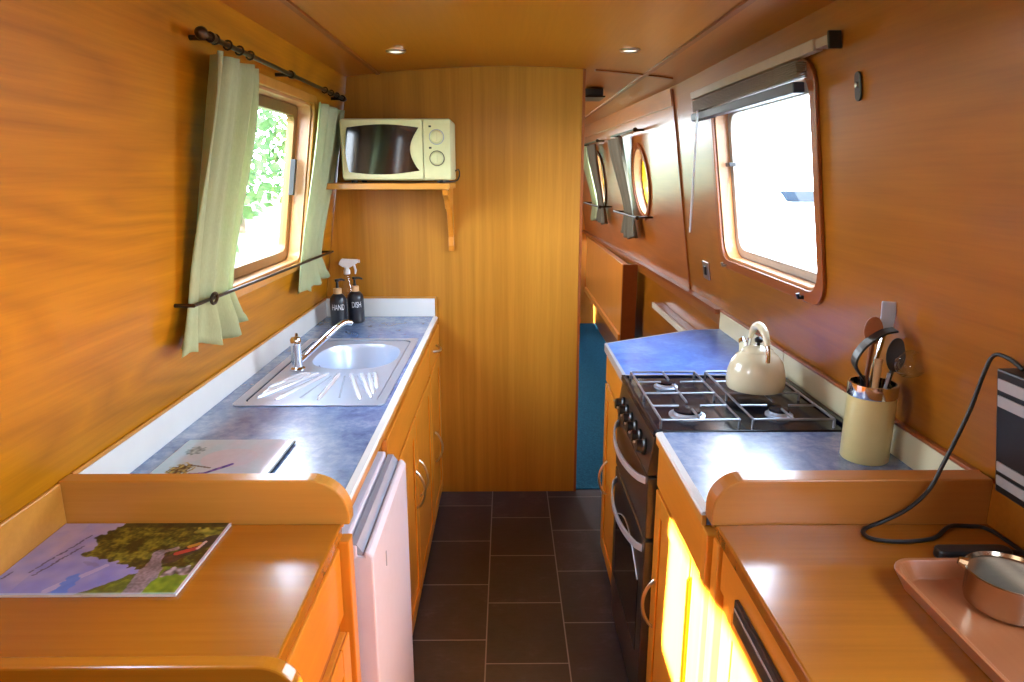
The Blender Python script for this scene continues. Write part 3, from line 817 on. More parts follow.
pump(-.734, 2.945, 'HAND', 'black pump bottle lettered HAND with a tan collar', math.radians(-78), math.radians(40))
pump(-.672, 3.008, 'DISH', 'black pump bottle lettered DISH with a tan collar', math.radians(-72), math.radians(-5))
c = thing('spray_bottle', 'clear spray bottle with a white trigger head behind the black bottles', 'bottle', (-.705, 3.075, .9005))
x, y, z = -.722, 3.088, .9005
part('body', lathe([(.030, 0), (.034, .005), (.034, .12), (.028, .15), (.014, .19), (.013, .205)], (x, y, z), 24), M_CLEAR, c, smooth=True)
part('trigger_head', [lathe([(.015, .205), (.015, .225), (.011, .228), (.011, .240)], (x, y, z), 16),
                      prism_y([(x - .030, z + .262), (x - .034, z + .250), (x - .016, z + .238), (x + .016, z + .236), (x + .050, z + .256), (x + .052, z + .272), (x - .02, z + .276)], y - .011, y + .011)], M_WPLAST, c, bevel=.003)
part('trigger', prism_y([(x + .030, z + .246), (x + .038, z + .250), (x + .044, z + .222), (x + .040, z + .205), (x + .035, z + .207), (x + .036, z + .224)], y - .006, y + .006), M_WPLAST, c, bevel=.002)
part('nozzle', tube([(x + .052, y, z + .264), (x + .060, y, z + .264)], .007, 10), M_WPLAST, c, smooth=True)

# ------------------------------------------------------------------ painted prints
def paint_sheet(name, x0, x1, y0, y1, z, nu, nv, fn, mat, parent):
    o = part(name, sheet(lambda u, v: (x0 + (x1 - x0) * u, y0 + (y1 - y0) * v, z), nu, nv), mat, parent, fixn=False)
    ca = o.data.color_attributes.new('paint', 'FLOAT_COLOR', 'POINT')
    k = 0
    for j in range(nv + 1):
        for i in range(nu + 1):
            c = s2l(fn(i / nu, j / nv)); ca.data[k].color = (c[0], c[1], c[2], 1); k += 1
    return o
def lerp3(a, b, t):
    t = max(0, min(1, t)); return tuple(p + (q - p) * t for p, q in zip(a, b))
def nz(u, v, s, k=0): return mnoise.noise(Vector((u * s * 1.45, v * s, k)))
def seg_d(u, v, a, b):
    ax, ay = a; bx, by = b; dx, dy = bx - ax, by - ay
    t = max(0, min(1, ((u - ax) * dx + (v - ay) * dy) / (dx * dx + dy * dy + 1e-9)))
    return math.hypot((u - ax - dx * t) * 1.45, v - ay - dy * t)
strokes = []
rs = random.Random(5)
for (a, b) in (((.13, .28), (.24, .80)), ((.17, .24), (.26, .64))):      # two slanted lines of small dark script, too small to read
    t = 0.0
    while t < 1:
        w = rs.uniform(.03, .07)
        q = lambda k: (a[0] + (b[0] - a[0]) * k + rs.uniform(-.006, .006), a[1] + (b[1] - a[1]) * k)
        strokes.append((q(t), q(min(1, t + w)))); t += w + rs.choice((.01, .012, .045))
for k in range(3): strokes.append(((.025 + .004 * k, .20 + .03 * k), (.032 + .004 * k, .22 + .03 * k)))
def cover(u, v):
    n, n2, n3 = nz(u, v, 7, 1), nz(u, v, 20, 4), nz(u, v, 45, 9)
    sky = lerp3((124, 138, 224), (186, 178, 216), v * .9 + .5 * n + (.25 if u < .15 else 0))
    c = sky
    if seg_d(u, v, (.33, .05), (.50, .36)) < .03 + .02 * n: c = lerp3(c, (198, 196, 232), .6)
    if seg_d(u, v, (.41, -.05), (.40, .20)) < .05 + .03 * n2: c = lerp3(c, (70, 128, 238), .8)
    if seg_d(u, v, (.36, .42), (.46, .36)) < .02 + .03 * n2: c = lerp3(c, (120, 120, 180), .5)
    tree_bottom = .47 - .55 * max(0, u - .42) ** 1.0 + .05 * n2
    tree_left = .30 + .10 * abs(v - .66) + .05 * n + .04 * n2
    if u > tree_left and v > tree_bottom:
        c = lerp3((44, 48, 22), (142, 146, 50), .42 + .8 * n + .7 * n2 + .5 * n3 - .35 * max(0, u - .55))
        if v > .93: c = lerp3(c, (40, 36, 26), .6)
        if seg_d(u, v, (.85, .86), (.96, .84)) < .05 + .04 * n2: c = lerp3((90, 100, 36), (170, 168, 70), .5 + n2)
    edge = (u - .49) * 1.25 + .03 * n2
    if u > .46 and v < min(edge, .36 - .1 * max(0, u - .7)):
        c = lerp3((66, 92, 36), (122, 150, 44), .45 + .8 * n + .6 * n2 + .4 * n3)
        if v > edge - .06: c = lerp3(c, (50, 66, 28), .5)
    rd = min(seg_d(u, v, (.79, .04), (.76, .30)) - .020, seg_d(u, v, (.76, .30), (.73, .54)), seg_d(u, v, (.73, .54), (.80, .60)) + .02)
    if rd < .085 - .07 * v + .02 * n2: c = lerp3((104, 98, 104), (158, 148, 164), .5 + n + .6 * n3)
    if u > .82 and v < .30 and seg_d(u, v, (.86, .06), (.99, .20)) < .14 + .04 * n2: c = lerp3((78, 116, 30), (138, 172, 48), .5 + .7 * n + .6 * n2)
    if u > .84 and seg_d(u, v, (.86, .27), (.98, .30)) < .05 + .04 * n2: c = lerp3((64, 60, 56), (176, 170, 186), .5 + 1.4 * n2)
    if seg_d(u, v, (.82, .46), (.97, .74)) < .07 + .02 * n2: c = lerp3((34, 30, 34), (64, 58, 60), .5 + n2)
    if seg_d(u, v, (.83, .53), (.91, .60)) < .028: c = (176, 62, 56)
    if seg_d(u, v, (.87, .63), (.91, .67)) < .024: c = (196, 140, 50)
    if seg_d(u, v, (.92, .60), (.935, .70)) < .013: c = (214, 190, 196)
    for a, b in strokes:
        if abs(u - a[0]) < .12 and seg_d(u, v, a, b) < .0085: c = lerp3(c, (70, 66, 120), .85)
    if u > .987: c = (206, 190, 200)
    if v < .02: c = lerp3(c, (190, 214, 236), .7)
    return c
MX0, MX1, MY0, MY1 = -.832, -.520, .952, 1.178
c = thing('magazine', 'glossy landscape booklet with tree and river cover lying on the desk', 'magazine', (-.68, 1.06, .9005))
part('pages', box(MX0 + .002, MX1 - .001, MY0 + .001, MY1 - .001, .9008, .9052), M_PAPER, c)
paint_sheet('cover', MX0, MX1, MY0, MY1, .9058, 240, 160, cover, M_PAINT, c)

def glassprint(u, v):
    n, n2 = nz(u, v, 5, 7), nz(u, v, 22, 3)
    c = lerp3((178, 214, 230), (206, 206, 222), u + .4 * n)
    if (u - .55) ** 2 + (v - .5) ** 2 < .06: c = lerp3(c, (214, 200, 214), .6)
    if math.hypot((u - .17) * 1.3, v - .70) < .10 + .05 * n2: c = lerp3(c, (110, 140, 150), .55 + n2)
    if math.hypot((u - .22) * 1.3, v - .22) < .13 + .08 * n2: c = lerp3((60, 60, 66), (190, 180, 110), .5 + 1.2 * n2)
    if seg_d(u, v, (.30, .10), (.45, .12)) < .03 or seg_d(u, v, (.45, .12), (.62, .34)) < .03: c = lerp3((60, 50, 130), (130, 100, 190), .5 + n2)
    if seg_d(u, v, (.26, .33), (.46, .26)) < .012: c = (90, 80, 80)
    return c
c = thing('chopping_board', 'pale glass chopping board with a faint flower print on the worktop', 'chopping board', (-.655, 1.49, .9005))
part('glass_plate', prism_z(rrect(-.786, -.524, 1.365, 1.595, .012), .9028, .9068), M_GREYPL if False else M_UPST, c, bevel=.001)
paint_sheet('print', -.784, -.527, 1.367, 1.593, .9072, 110, 90, glassprint, M_BOARD, c)
part('edge_shadow', box(-.5275, -.5215, 1.375, 1.585, .9028, .9076), M_BLACK, c)  # black strip standing in for the shadow along the board edge
for (a, b) in ((-.77, 1.38), (-.54, 1.38), (-.77, 1.58), (-.54, 1.58)):
    part('foot', lathe([(.006, .9003), (.006, .9028)], (a, b, 0), 10), M_BLACK, c)

# ------------------------------------------------------------------ microwave on its shelf
c = thing('wall_shelf', 'small wooden shelf carrying the microwave', 'shelf', (-.45, 3.0, 1.485))
part('board', box(-.738, -.226, 2.825, 3.147, 1.486, 1.511), W_LIP, c, bevel=.003)
pr = [(2.86, 1.485), (3.147, 1.485), (3.147, 1.205), (3.128, 1.205), (3.122, 1.23), (3.128, 1.27), (3.10, 1.32), (3.06, 1.38), (3.02, 1.42), (2.98, 1.40), (2.94, 1.44), (2.87, 1.462)]
part('bracket', prism_x(pr, -.262, -.238), W_TRIM if False else W_CABH, c, bevel=.003)
c = thing('microwave_oven', 'cream microwave oven with two dials on the shelf', 'microwave', (-.43, 2.98, 1.512))
mx0, mx1, my, mz0, mz1 = -.660, -.222, 2.838, 1.522, 1.762
part('body', box(mx0, mx1, my + .012, 3.120, mz0, mz1), M_MICRO, c, bevel=.008)
dx1 = -.331
d = part('door', prism_y(rrect(mx0 + .002, dx1, mz0 + .004, mz1 - .004, .010), my - .006, my + .011), M_MICRO, c, bevel=.004)
def window_poly():
    x0, x1, z0, z1 = mx0 + .030, dx1 - .016, mz0 + .028, mz1 - .030
    out = []
    for i in range(13):
        t = i / 12; out.append((x0 + (x1 - x0) * t, z0 + .004 - .012 * math.sin(PI * t) + .006 * t))
    for i in range(1, 13):
        t = i / 12; out.append((x1 - .034 * math.sin(PI * t) ** 1.0 - .002, z0 + .010 + (z1 - z0 - .02) * t))
    for i in range(13):
        t = i / 12; out.append((x1 + (x0 - x1) * t, z1 - .006 + .012 * math.sin(PI * t)))
    for i in range(1, 12):
        t = i / 12; out.append((x0 - .010 * math.sin(PI * t), z1 + (z0 - z1) * t))
    return out
part('window', prism_y(window_poly(), my - .0085, my - .0055), M_BLKGLASS, d, label='dark glass window with curved sides')
part('control_panel', prism_y(rrect(dx1 + .003, mx1 - .001, mz0 + .004, mz1 - .004, .008), my - .004, my + .011), M_MICRO, c, bevel=.003)
for zc in (1.690, 1.608):
    k = part('dial', lathe([(.027, 0), (.027, .006), (.022, .014), (.020, .016), (0, .017)], (-.276, my - .004, zc), 24, Matrix.Rotation(PI / 2, 3, 'X')), M_MICRO, c, smooth=True)
    part('dial_ring', tube([(-.276 + .028 * math.cos(t), my - .006, zc + .028 * math.sin(t)) for t in [2 * PI * q / 28 for q in range(29)]], .0022, 6, False), M_GREYPL if zc > 1.65 else M_BLACK, k, smooth=True)
    part('pointer', box(-.279, -.273, my - .026, my - .018, zc - .018, zc + .018), M_MICRO, k, bevel=.002)
for zc in (1.727, 1.645): part('indicator', box(-.307, -.297, my - .0055, my - .0035, zc, zc + .007), M_BLACK, c)
for a in (mx0 + .04, mx1 - .04):
    for b in (2.88, 3.08): part('foot', lathe([(.012, 1.5115), (.014, 1.523)], (a, b, 0), 10), M_BLACK, c)
part('power_cord', tube(spline([(-.221, 3.07, 1.56), (-.204, 3.02, 1.565), (-.196, 2.97, 1.545), (-.204, 2.93, 1.522), (-.232, 2.90, 1.5165), (-.28, 2.86, 1.5165)], 6), .003, 6), M_CORD, c, smooth=True)

# ------------------------------------------------------------------ cooker
c = thing('gas_cooker', 'black slot-in gas cooker with two curved oven handles', 'cooker', (.63, 1.91, 0))
CX0, CY0, CY1 = .372, 1.657, 2.163
part('body', box(CX0 + .03, .908, CY0, CY1, .02, .884), M_COOKER, c, bevel=.004)
part('plinth', box(CX0 + .045, .90, CY0 + .01, CY1 - .01, .001, .02), M_BLACK, c)
h = part('hob', [box(CX0 + .008, .908, CY0 - .001, CY1 + .001, .884, .897), box(CX0 + .008, CX0 + .022, CY0, CY1, .897, .903), box(.89, .908, CY0, CY1, .897, .905),
                 box(CX0 + .022, .89, CY0, CY0 + .010, .897, .902), box(CX0 + .022, .89, CY1 - .010, CY1, .897, .902)], M_HOB, c, bevel=.003)
pnl = part('control_panel', prism_y([(CX0 + .012, .884), (CX0 + .03, .884), (CX0 + .03, .775), (CX0 - .002, .775)], CY0, CY1), M_COOKER, c, bevel=.003)
for i in range(6):
    y = CY0 + .075 + i * .07
    Mk = Matrix.Rotation(-PI / 2 + .12, 3, 'Y')
    k = part('knob', lathe([(.023, 0), (.023, .006), (.018, .010), (.016, .026), (0, .027)], (CX0 + .004, y, .828), 18, Mk), M_BLACK, pnl, smooth=True)
    part('grip', lathe([(.004, .026), (.0035, .031), (0, .0315)], (CX0 + .002, y, .838), 8, Mk), M_SATIN, k, smooth=True)
d = part('grill_door', box(CX0, CX0 + .029, CY0 + .002, CY1 - .002, .590, .768), M_COOKER, c, bevel=.004)
def oven_handle(z, dz):
    pts = [(CX0 + .002 - .040 * math.sin(PI * t) ** .55, CY0 + .03 + (CY1 - CY0 - .06) * t, z - dz * math.sin(PI * t)) for t in [k / 18 for k in range(19)]]
    return ribbon(pts, .020, .007, (0, 0, 1))
part('handle', oven_handle(.748, .010), M_STEEL, d, bevel=.002, label='curved brushed steel handle')
d = part('oven_door', box(CX0, CX0 + .029, CY0 + .002, CY1 - .002, .10, .580), M_COOKER, c, bevel=.004)
wp = [(CY0 + .06 + (CY1 - CY0 - .12) * t, .20) for t in (0, 1)] + [(CY1 - .06 - (CY1 - CY0 - .12) * t, .43 + .07 * math.sin(PI * t)) for t in [k / 12 for k in range(13)]]
part('window', prism_x(wp, CX0 - .002, CX0 + .001), M_BLKGLASS, d, label='dark oven window with an arched top')
part('window_rim', tube([(CX0 - .002, a, b) for a, b in wp[2:]], .002, 6), M_STEEL, d)
part('handle', oven_handle(.545, .010), M_STEEL, d, bevel=.002, label='curved brushed steel handle')
d = part('lower_drawer', box(CX0 + .004, CX0 + .029, CY0 + .002, CY1 - .002, .022, .094), M_COOKER, c, bevel=.003)
for (bx_, by_, R) in ((.50, 1.785, .040), (.50, 2.045, .030), (.755, 1.785, .030), (.755, 2.045, .038)):
    b = part('burner', lathe([(R * 1.25, .897), (R * 1.25, .901), (R, .903), (R * .95, .910), (R * .6, .911)], (bx_, by_, 0), 24), M_STEEL, h, smooth=True)
    part('cap', lathe([(R * .92, .9105), (R * .9, .916), (0, .918)], (bx_, by_, 0), 24), M_HOB, b, smooth=True)
def grate(x0, x1):
    g = []; zt = .921; r_ = .0033
    ym = (CY0 + CY1) / 2; y0, y1 = CY0 + .03, CY1 - .03
    xm = (x0 + x1) / 2
    for yy in (y0, ym, y1): g.append(tube([(x0, yy, zt), (x1, yy, zt)], r_, 8))
    for xx in (x0, x1): g.append(tube([(xx, y0, zt), (xx, y1, zt)], r_, 8))
    for (ya, yb) in ((y0, ym), (ym, y1)):
        yc = (ya + yb) / 2
        g.append(tube([(xm, ya, zt), (xm, yc - .028, zt)], r_, 8)); g.append(tube([(xm, yc + .028, zt), (xm, yb, zt)], r_, 8))
        g.append(tube([(x0, yc, zt), (xm - .03, yc, zt)], r_, 8)); g.append(tube([(xm + .03, yc, zt), (x1, yc, zt)], r_, 8))
    for xx in (x0, x1):
        for yy in (y0, y1, ym): g.append(tube([(xx, yy, zt), (xx, yy, .8975)], r_ * 1.1, 8))
    return g
part('pan_support', grate(.405, .612), M_GRATE, h, smooth=True, label='wire pan support over two burners')
part('pan_support', grate(.648, .862), M_GRATE, h, smooth=True, label='wire pan support under the kettle')

# kettle
kx, ky, kz = .742, 1.945, .9245
c = thing('kettle', 'cream dome-shaped stovetop kettle on the hob', 'kettle', (kx, ky, kz))
bd = part('body', lathe([(.066, 0), (.080, .004), (.084, .014), (.0845, .030), (.082, .055), (.074, .082), (.060, .103), (.046, .114), (.044, .116)], (kx, ky, kz), 40), M_CREAM, c, smooth=True)
l_ = part('lid', lathe([(.046, .115), (.044, .120), (.030, .128), (.012, .132), (0, .133)], (kx, ky, kz), 32), M_CREAM, c, smooth=True)
part('lid_knob', lathe([(.005, .131), (.005, .140), (.011, .143), (.012, .152), (.006, .158), (0, .159)], (kx, ky, kz), 16), M_BLACK, l_, smooth=True)
da = Vector((.05, -1, 0)).normalized()
K = Vector((kx, ky, kz))
hp = [K + da * (.072 * math.cos(t)) + Vector((0, 0, .098 + .092 * math.sin(t))) for t in [PI * q / 18 for q in range(19)]]
part('handle', tube(hp[3:16], [.0085 + .004 * math.sin(PI * k / 12) for k in range(13)], 12), M_CREAM, c, smooth=True, label='arched cream grip')
for seq in (hp[0:4], hp[15:19]):
    part('handle_bracket', tube(seq, .0065, 10), M_CHROME, c, smooth=True, label='chrome handle bracket')
sp = -da
part('spout', tube([K + sp * .070 + Vector((0, 0, .055)), K + sp * .092 + Vector((0, 0, .078)), K + sp * .108 + Vector((0, 0, .105)), K + sp * .115 + Vector((0, 0, .112))], [.024, .018, .013, .012], 16), M_CREAM, c, smooth=True)
part('whistle', tube([K + sp * .113 + Vector((0, 0, .111)), K + sp * .124 + Vector((0, 0, .122))], [.013, .010], 12), M_CHROME, c, smooth=True)

# ------------------------------------------------------------------ utensil jar and utensils
jx, jy = .838, 1.485
c = thing('utensil_jar', 'cream utensil jar with a chrome rim on the worktop', 'jar', (jx, jy, .9005))
JR, JH = .052, .185
part('pot', lathe([(.049, 0), (JR, .004), (JR, JH - .030), (JR - .005, JH - .030), (JR - .005, .008), (0, .008)], (jx, jy, .9005), 36), M_CREAMY, c, smooth=True)
part('rim_band', lathe([(JR + .0005, JH - .0299), (JR + .0015, JH - .026), (JR + .0015, JH), (JR - .004, JH), (JR - .0045, JH - .0299), (JR + .0005, JH - .0299)], (jx, jy, .9005), 36), M_CHROME, c, smooth=True, label='chrome band')
J = Vector((jx, jy, .91))
GU = 'utensils in the cream jar'
def disc(cn, nrm, rx, ry, t, n=20):
    nrm = Vector(nrm).normalized(); a = Vector((0, 0, 1)).cross(nrm).normalized(); b = nrm.cross(a)
    cn = Vector(cn)
    poly = [(math.cos(2 * PI * i / n) * rx, math.sin(2 * PI * i / n) * ry) for i in range(n)]
    return prism(poly, lambda p, q: tuple(cn + a * p + b * q - nrm * t / 2), lambda p, q: tuple(cn + a * p + b * q + nrm * t / 2))
u = thing('spatula', 'black curved turner leaning over the jar rim towards the cooker', 'utensil', tuple(J), GU)
part('handle', tube([J + Vector((.012, .006, .002)), J + Vector((-.012, .004, .12)), J + Vector((-.026, .002, .19))], .006, 8), M_BLACK, u, smooth=True)
part('blade', ribbon(spline([J + Vector((-.026, .002, .185)), J + Vector((-.050, 0, .222)), J + Vector((-.036, -.004, .262)), J + Vector((.002, -.006, .292)), J + Vector((.030, -.008, .300))], 6), .045, .005, (.25, 1, 0)), M_BLACK, u, bevel=.002)
u = thing('ladle', 'clear plastic ladle bowl rising from the jar', 'utensil', tuple(J), GU)
part('handle', tube([J + Vector((-.004, -.018, .002)), J + Vector((.016, -.014, .14)), J + Vector((.026, -.012, .2))], .004, 8), M_STEEL, u, smooth=True)
part('bowl', lathe([(.030, .028), (.029, .008), (.020, -.012), (.008, -.020), (0, -.021)], tuple(J + Vector((.044, -.040, .225))), 24, Matrix.Rotation(1.1, 3, 'X')), M_CLEAR, u, smooth=True)
u = thing('fish_slice', 'steel-ended utensil with a blue-grey blade, tallest in the jar', 'utensil', tuple(J), GU)
part('handle', tube([J + Vector((.002, .022, .002)), J + Vector((.012, .036, .18)), J + Vector((.034, .040, .29))], .0055, 8), M_CHROME, u, smooth=True)
part('blade', ribbon([J + Vector((.034, .040, .285)), J + Vector((.036, .040, .32)), J + Vector((.034, .040, .355))], .030, .005, (1, -.5, 0)), M_STEEL, u, bevel=.003)
u = thing('serving_spoon', 'dark spoon with an oval head at the wall side of the jar', 'utensil', tuple(J), GU)
part('handle', tube([J + Vector((.034, .008, .002)), J + Vector((.036, .010, .16)), J + Vector((.046, .012, .20))], .005, 8), M_BLACK, u, smooth=True)
part('bowl', disc(J + Vector((.050, .012, .236)), (-.6, -.8, .1), .020, .040, .006), M_BLACK, u, bevel=.002)
u = thing('wooden_spoon', 'wooden spoon tip showing behind the black turner', 'utensil', tuple(J), GU)
part('handle', tube([J + Vector((-.020, .010, .002)), J + Vector((-.004, .024, .20)), J + Vector((0, .026, .262))], .0055, 8), W_TRAY, u, smooth=True)
part('head', disc(J + Vector((.0, .028, .29)), (-.3, -.95, .1), .020, .032, .007), W_TRAY, u, bevel=.002)
u = thing('tongs', 'yellow-handled tool standing low in the jar', 'utensil', tuple(J), GU)
part('handle', tube([J + Vector((0, -.030, .002)), J + Vector((-.008, -.022, .17)), J + Vector((-.006, -.02, .235))], [.005, .007, .009], 10), M_BRASS if False else M_TAN, u, smooth=True)

# ------------------------------------------------------------------ tray, pan, frying pan, cable, black unit
c = thing('serving_tray', 'pinkish wooden tray with a raised rounded rim on the desk', 'tray', (.75, .83, .9005))
TX0, TX1, TY0, TY1 = .620, .895, .60, 1.005
base = rrect(TX0 + .018, TX1 - .018, TY0 + .018, TY1 - .018, .030, 8)
lo = rrect(TX0 + .016, TX1 - .016, TY0 + .016, TY1 - .016, .034, 8)
hi = rrect(TX0, TX1, TY0, TY1, .045, 8)
hi2 = rrect(TX0 + .008, TX1 - .008, TY0 + .008, TY1 - .008, .038, 8)
lo2 = rrect(TX0 + .024, TX1 - .024, TY0 + .024, TY1 - .024, .028, 8)
n = len(lo); tv = []
for lp, z in ((lo, .9008), (hi, .932), (hi2, .932), (lo2, .907)): tv += [(a, b, z) for a, b in lp]
tf = [tuple(range(n))[::-1], tuple(range(3 * n, 4 * n))]
for k in range(3):
    for i in range(n):
        j = (i + 1) % n; tf.append((k * n + i, k * n + j, (k + 1) * n + j, (k + 1) * n + i))
part('tray_body', (tv, tf), W_TRAY, c, bevel=.002)
px_, py_ = .760, .908
c = thing('saucepan', 'small shiny steel saucepan standing on the wooden tray', 'saucepan', (px_, py_, .9075))
part('pot', lathe([(.050, 0), (.056, .004), (.058, .012), (.058, .050), (.062, .056), (.060, .057), (.0565, .052)], (px_, py_, .9082), 40), M_PANSTEEL, c, smooth=True)
part('inside', lathe([(.0562, .051), (.0562, .012), (.05, .008), (0, .008)], (px_, py_, .9082), 40), M_BLACK, c, smooth=True, label='dark pan interior')
part('handle', tube([(px_ + .052, py_ - .030, .948), (px_ + .085, py_ - .050, .955), (px_ + .125, py_ - .075, .957), (px_ + .140, py_ - .085, .956)], [.008, .011, .012, .009], 12), M_BLACK, c, smooth=True, label='black plastic handle')
part('pouring_lip', tube([(px_ - .050, py_ + .030, .962), (px_ - .059, py_ + .035, .965)], [.010, .006], 8), M_PANSTEEL, c, smooth=True)
c = thing('power_adapter', 'oblong black plastic block lying behind the wooden tray', 'adapter', (.82, 1.055, .9005))
part('case', prism_z(rrect(.742, .872, 1.040, 1.070, .013), .901, .919), M_BLACK, c, bevel=.004)
part('strain_relief', tube([(.872, 1.055, .910), (.892, 1.055, .909)], [.006, .004], 8), M_CORD, c, smooth=True)
c = thing('wall_unit', 'black boxy unit with silver strips standing against the wall', 'electronic unit', (.89, 1.0, .985))
def tilt(y0, y1, z0, z1, o0, o1): return bx_on(Rm, y0, y1, z0, z1, -o0, -o1)
part('case', tilt(.86, 1.128, .992, 1.222, .003, .045), M_BLACK, c, bevel=.004)
for (z0, z1) in ((1.185, 1.205), (1.155, 1.175), (1.035, 1.052), (1.008, 1.026)):
    part('silver_strip', tilt(.87, 1.120, z0, z1, .0445, .0475), M_SILVER, c)
c = thing('power_cable', 'black cable looping from the black unit down over the desk', 'cable', (.8, 1.2, .9))
def ry(x, y, z): return (x, y, z)
cab = spline([(.872, 1.10, 1.226), (.866, 1.13, 1.238), (.858, 1.155, 1.236), (.846, 1.156, 1.20), (.836, 1.158, 1.14), (.820, 1.158, 1.085), (.802, 1.158, 1.03), (.784, 1.158, .98), (.752, 1.160, .940),
              (.712, 1.164, .912), (.676, 1.154, .9045), (.658, 1.135, .9045), (.664, 1.112, .9045), (.71, 1.102, .9045), (.776, 1.114, .9045), (.83, 1.155, .9045), (.868, 1.156, .9045), (.898, 1.14, .9045), (.902, 1.04, .9045), (.900, .90, .9045)], 8)
cab = [Vector((p.x, p.y, max(p.z, .9045))) for p in cab]
part('cord', tube(cab, .0038, 8), M_CORD, c, smooth=True)

# ------------------------------------------------------------------ beyond the partition
c = thing('wall_shelf', 'narrow dark shelf with a cream front edge below the ledge, beyond the blue worktop', 'shelf', (.91, 3.6, .77))
part('board', box(.885, .938, 3.16, 4.02, .775, .800), W_TRIM, c, bevel=.002)
part('edging', box(.873, .8845, 3.16, 4.02, .770, .802), M_RAD, c, bevel=.002, label='cream edging strip')
c = thing('wall_cabinet', 'low oak locker hung under the ledge, seen between partition and blue worktop', 'cabinet', (.80, 5.6, .42))
part('carcass', box(.785, .826, 4.60, 6.66, .47, .955), M_FARWD, c, bevel=.003)
part('end_panel', box(.787, .885, 4.575, 4.598, .42, .955), W_TRIM, c)
part('bottom_rail', box(.772, .835, 4.60, 6.66, .42, .468), M_FARWD, c, bevel=.004)
c = thing('step_unit', 'wooden steps at the far end of the corridor', 'steps', (.3, 6.85, 0))
part('riser', box(.0, .62, 6.72, 6.95, .004, .22), W_TRIM, c, bevel=.003)
part('nosing', box(.0, .62, 6.69, 6.75, .205, .235), M_UPST, c, bevel=.003, label='pale nosing strip')
part('shelf', box(.0, .75, 6.80, 7.08, .52, .55), M_FARWD, c, bevel=.003)
part('shelf_front', box(.0, .75, 6.96, 7.08, .22, .52), W_TRIM, c)

# ------------------------------------------------------------------ outside
g = struct('ground', box(-60, -1.2, -30, 60, -.32, -.3), M_GRASS)
g = struct('canal_water', box(1.1, 60, -30, 60, -.32, -.3), M_WATER)
def tree(x, y, h, w, lab, seed):
    r = thing('tree', lab, 'tree', (x, y, -.3), group='trees outside the sink window')
    rr = random.Random(seed)
    part('trunk', tube([(x, y, -.3), (x + .05, y, h * .3), (x, y + .1, h * .65)], [.14, .11, .05], 10), M_BARK, r, smooth=True)
    V, F = [], []
    for k in range(1500):
        a = rr.uniform(0, 2 * PI); b = rr.uniform(-1, 1); q = rr.random() ** .4
        c_ = math.sqrt(1 - b * b)
        p = Vector((x + w * q * c_ * math.cos(a), y + w * q * c_ * math.sin(a), h * .52 + h * .48 * q * b))
        s = rr.uniform(.07, .16)
        d1 = Vector((rr.uniform(-1, 1), rr.uniform(-1, 1), rr.uniform(-1, 1))).normalized(); d2 = d1.orthogonal().normalized()
        i = len(V)
        V += [tuple(p - d1 * s), tuple(p + d2 * s * .5), tuple(p + d1 * s), tuple(p - d2 * s * .5)]
        F.append((i, i + 1, i + 2, i + 3))
    part('crown', (V, F), M_LEAF, r, fixn=False)
for i, (x, y, h, w) in enumerate(((-4.4, 9.0, 4.4, 1.5), (-7.6, 13.5, 5.4, 1.9), (-4.4, 17.2, 5.2, 1.9), (-9.6, 17.0, 6.0, 2.3), (-8.6, 22.5, 6.4, 2.6))):
    tree(x, y, h, w, ['leafy green tree closest outside the sink window', 'second leafy tree outside the sink window', 'slim tree at the far edge of the sink window view', 'tall pale green tree behind the nearer tree', 'farthest green tree seen through the sink window'][i], 20 + i)
b = thing('moored_boat', 'blue boat hull seen through the bright window with the blind', 'boat', (23, 48, -.295))
hp_ = [(0, -.5), (0, .5), (5.6, .5), (7.4, .28), (8.2, 0), (7.4, -.28), (5.6, -.5)]
def hullpt(a, w, z): return (27.0 - a, 48.0 + w * 2.0, z)
part('hull', prism(hp_, lambda a, w: hullpt(a * .93, w * .9, -.295), lambda a, w: hullpt(a, w, .42)), M_HULL, b, bevel=.02)
part('cabin', prism([(0, -.36), (0, .36), (4.6, .36), (5.6, 0), (4.6, -.36)], lambda a, w: hullpt(a, w, .43), lambda a, w: hullpt(a * .9, w * .85, .95)), M_HULL, b, bevel=.03)

# ------------------------------------------------------------------ light
wd = bpy.data.worlds.new('sky'); SC.world = wd; wd.use_nodes = True
nt = wd.node_tree; bg = nt.nodes['Background']
tc = nt.nodes.new('ShaderNodeTexCoord'); sp_ = nt.nodes.new('ShaderNodeSeparateXYZ'); nt.links.new(tc.outputs['Generated'], sp_.inputs[0])
rp = nt.nodes.new('ShaderNodeValToRGB'); nt.links.new(sp_.outputs[2], rp.inputs[0])
rp.color_ramp.elements[0].color = (.80, .90, 1, 1); rp.color_ramp.elements[1].color = (.50, .70, 1, 1)
nt.links.new(rp.outputs[0], bg.inputs[0]); bg.inputs[1].default_value = 26.0

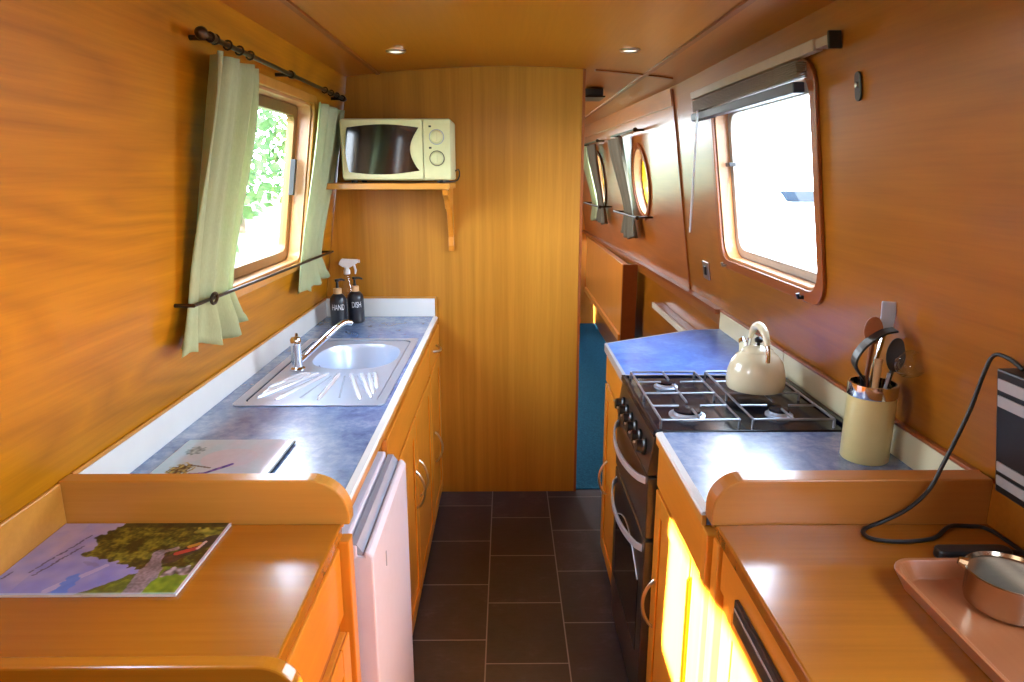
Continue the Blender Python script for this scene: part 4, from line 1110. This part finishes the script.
def area(name, loc, target, sx, sy, power, col=(1, 1, 1), portal=False, spread=PI):
    l = bpy.data.lights.new(name, 'AREA'); l.shape = 'RECTANGLE'; l.size = sx; l.size_y = sy; l.energy = power; l.color = col; l.spread = spread
    o = bpy.data.objects.new(name, l); COL.objects.link(o); o.location = loc
    o.rotation_euler = (Vector(target) - Vector(loc)).to_track_quat('-Z', 'Y').to_euler()
    if portal: l.cycles.is_portal = True
    return o
area('portal_sink_window', (XL(1.5, .09), 2.265, 1.51), (5, 2.265, 1.51 - .75), .9, .66, 1, portal=True)
area('portal_blind_window', (XR(1.5, .09), 2.34, 1.51), (-5, 2.34, 1.51 - .75), .94, .66, 1, portal=True)
area('portal_near_window', (XL(1.66, .09), .59, 1.665), (5, .59, 1.665 - .75), .74, .44, 1, portal=True)
area('portal_near_window_right', (XR(1.5, .09), .40, 1.51), (-5, .40, 1.51 - .75), .94, .66, 1, portal=True)
area('portal_far_window', (-.2, YE + .09, 1.41), (-.2, 0, 1.41), .9, .88, 1, portal=True)
area('saloon_fill', (0, -1.2, 1.93), (0, .6, .9), .9, .5, 5, (1, .93, .84))  # soft fill added behind the camera, no real fitting
area('galley_fill', (0.05, .2, 1.95), (0.05, .9, 0), .5, .5, 2, (1, .90, .76))  # added warm overhead fill, out of view
area('corridor_fill', (-.70, 4.5, 1.5), (1, 4.7, 1.0), .9, .6, 30, (.96, .97, 1))  # added fill beyond the partition, standing in for an unseen window
sl = bpy.data.lights.new('sun_beam', 'SPOT'); sl.energy = 190000; sl.spot_size = math.radians(22); sl.spot_blend = .2; sl.shadow_soft_size = .05; sl.color = (1, .97, .90)
so = bpy.data.objects.new('sun_beam', sl); COL.objects.link(so)
tgt = Vector((-.74, .60, 1.66)); dirv = Vector((1.115, .47, -1.05)).normalized()
so.location = tgt - dirv * 5; so.rotation_euler = dirv.to_track_quat('-Z', 'Y').to_euler()
su = bpy.data.lights.new('sun', 'SUN'); su.energy = 40; su.angle = .01; su.color = (1, .95, .85)
suo = bpy.data.objects.new('sun', su); COL.objects.link(suo); suo.rotation_euler = Vector((0, .85, -.55)).to_track_quat('-Z', 'Y').to_euler()

# ------------------------------------------------------------------ camera
cam = bpy.data.cameras.new('camera'); cam.sensor_width = 36; cam.lens = 683 / 1024 * 36; cam.clip_start = .05; cam.clip_end = 200
co = bpy.data.objects.new('camera', cam); COL.objects.link(co)
pit = math.atan(167 / 683); yaw = math.atan(6 / (683 / math.cos(pit)))
co.location = (0, 0, 1.547)
co.rotation_euler = (PI / 2 - pit, 0, -yaw)
SC.camera = co
SC.view_settings.view_transform = 'Standard'
SC.view_settings.look = 'None'
SC.view_settings.exposure = 0.0
SC.cycles.max_bounces = 10
SC.cycles.diffuse_bounces = 6
SC.cycles.transparent_max_bounces = 12
SC.cycles.sample_clamp_indirect = 6.0
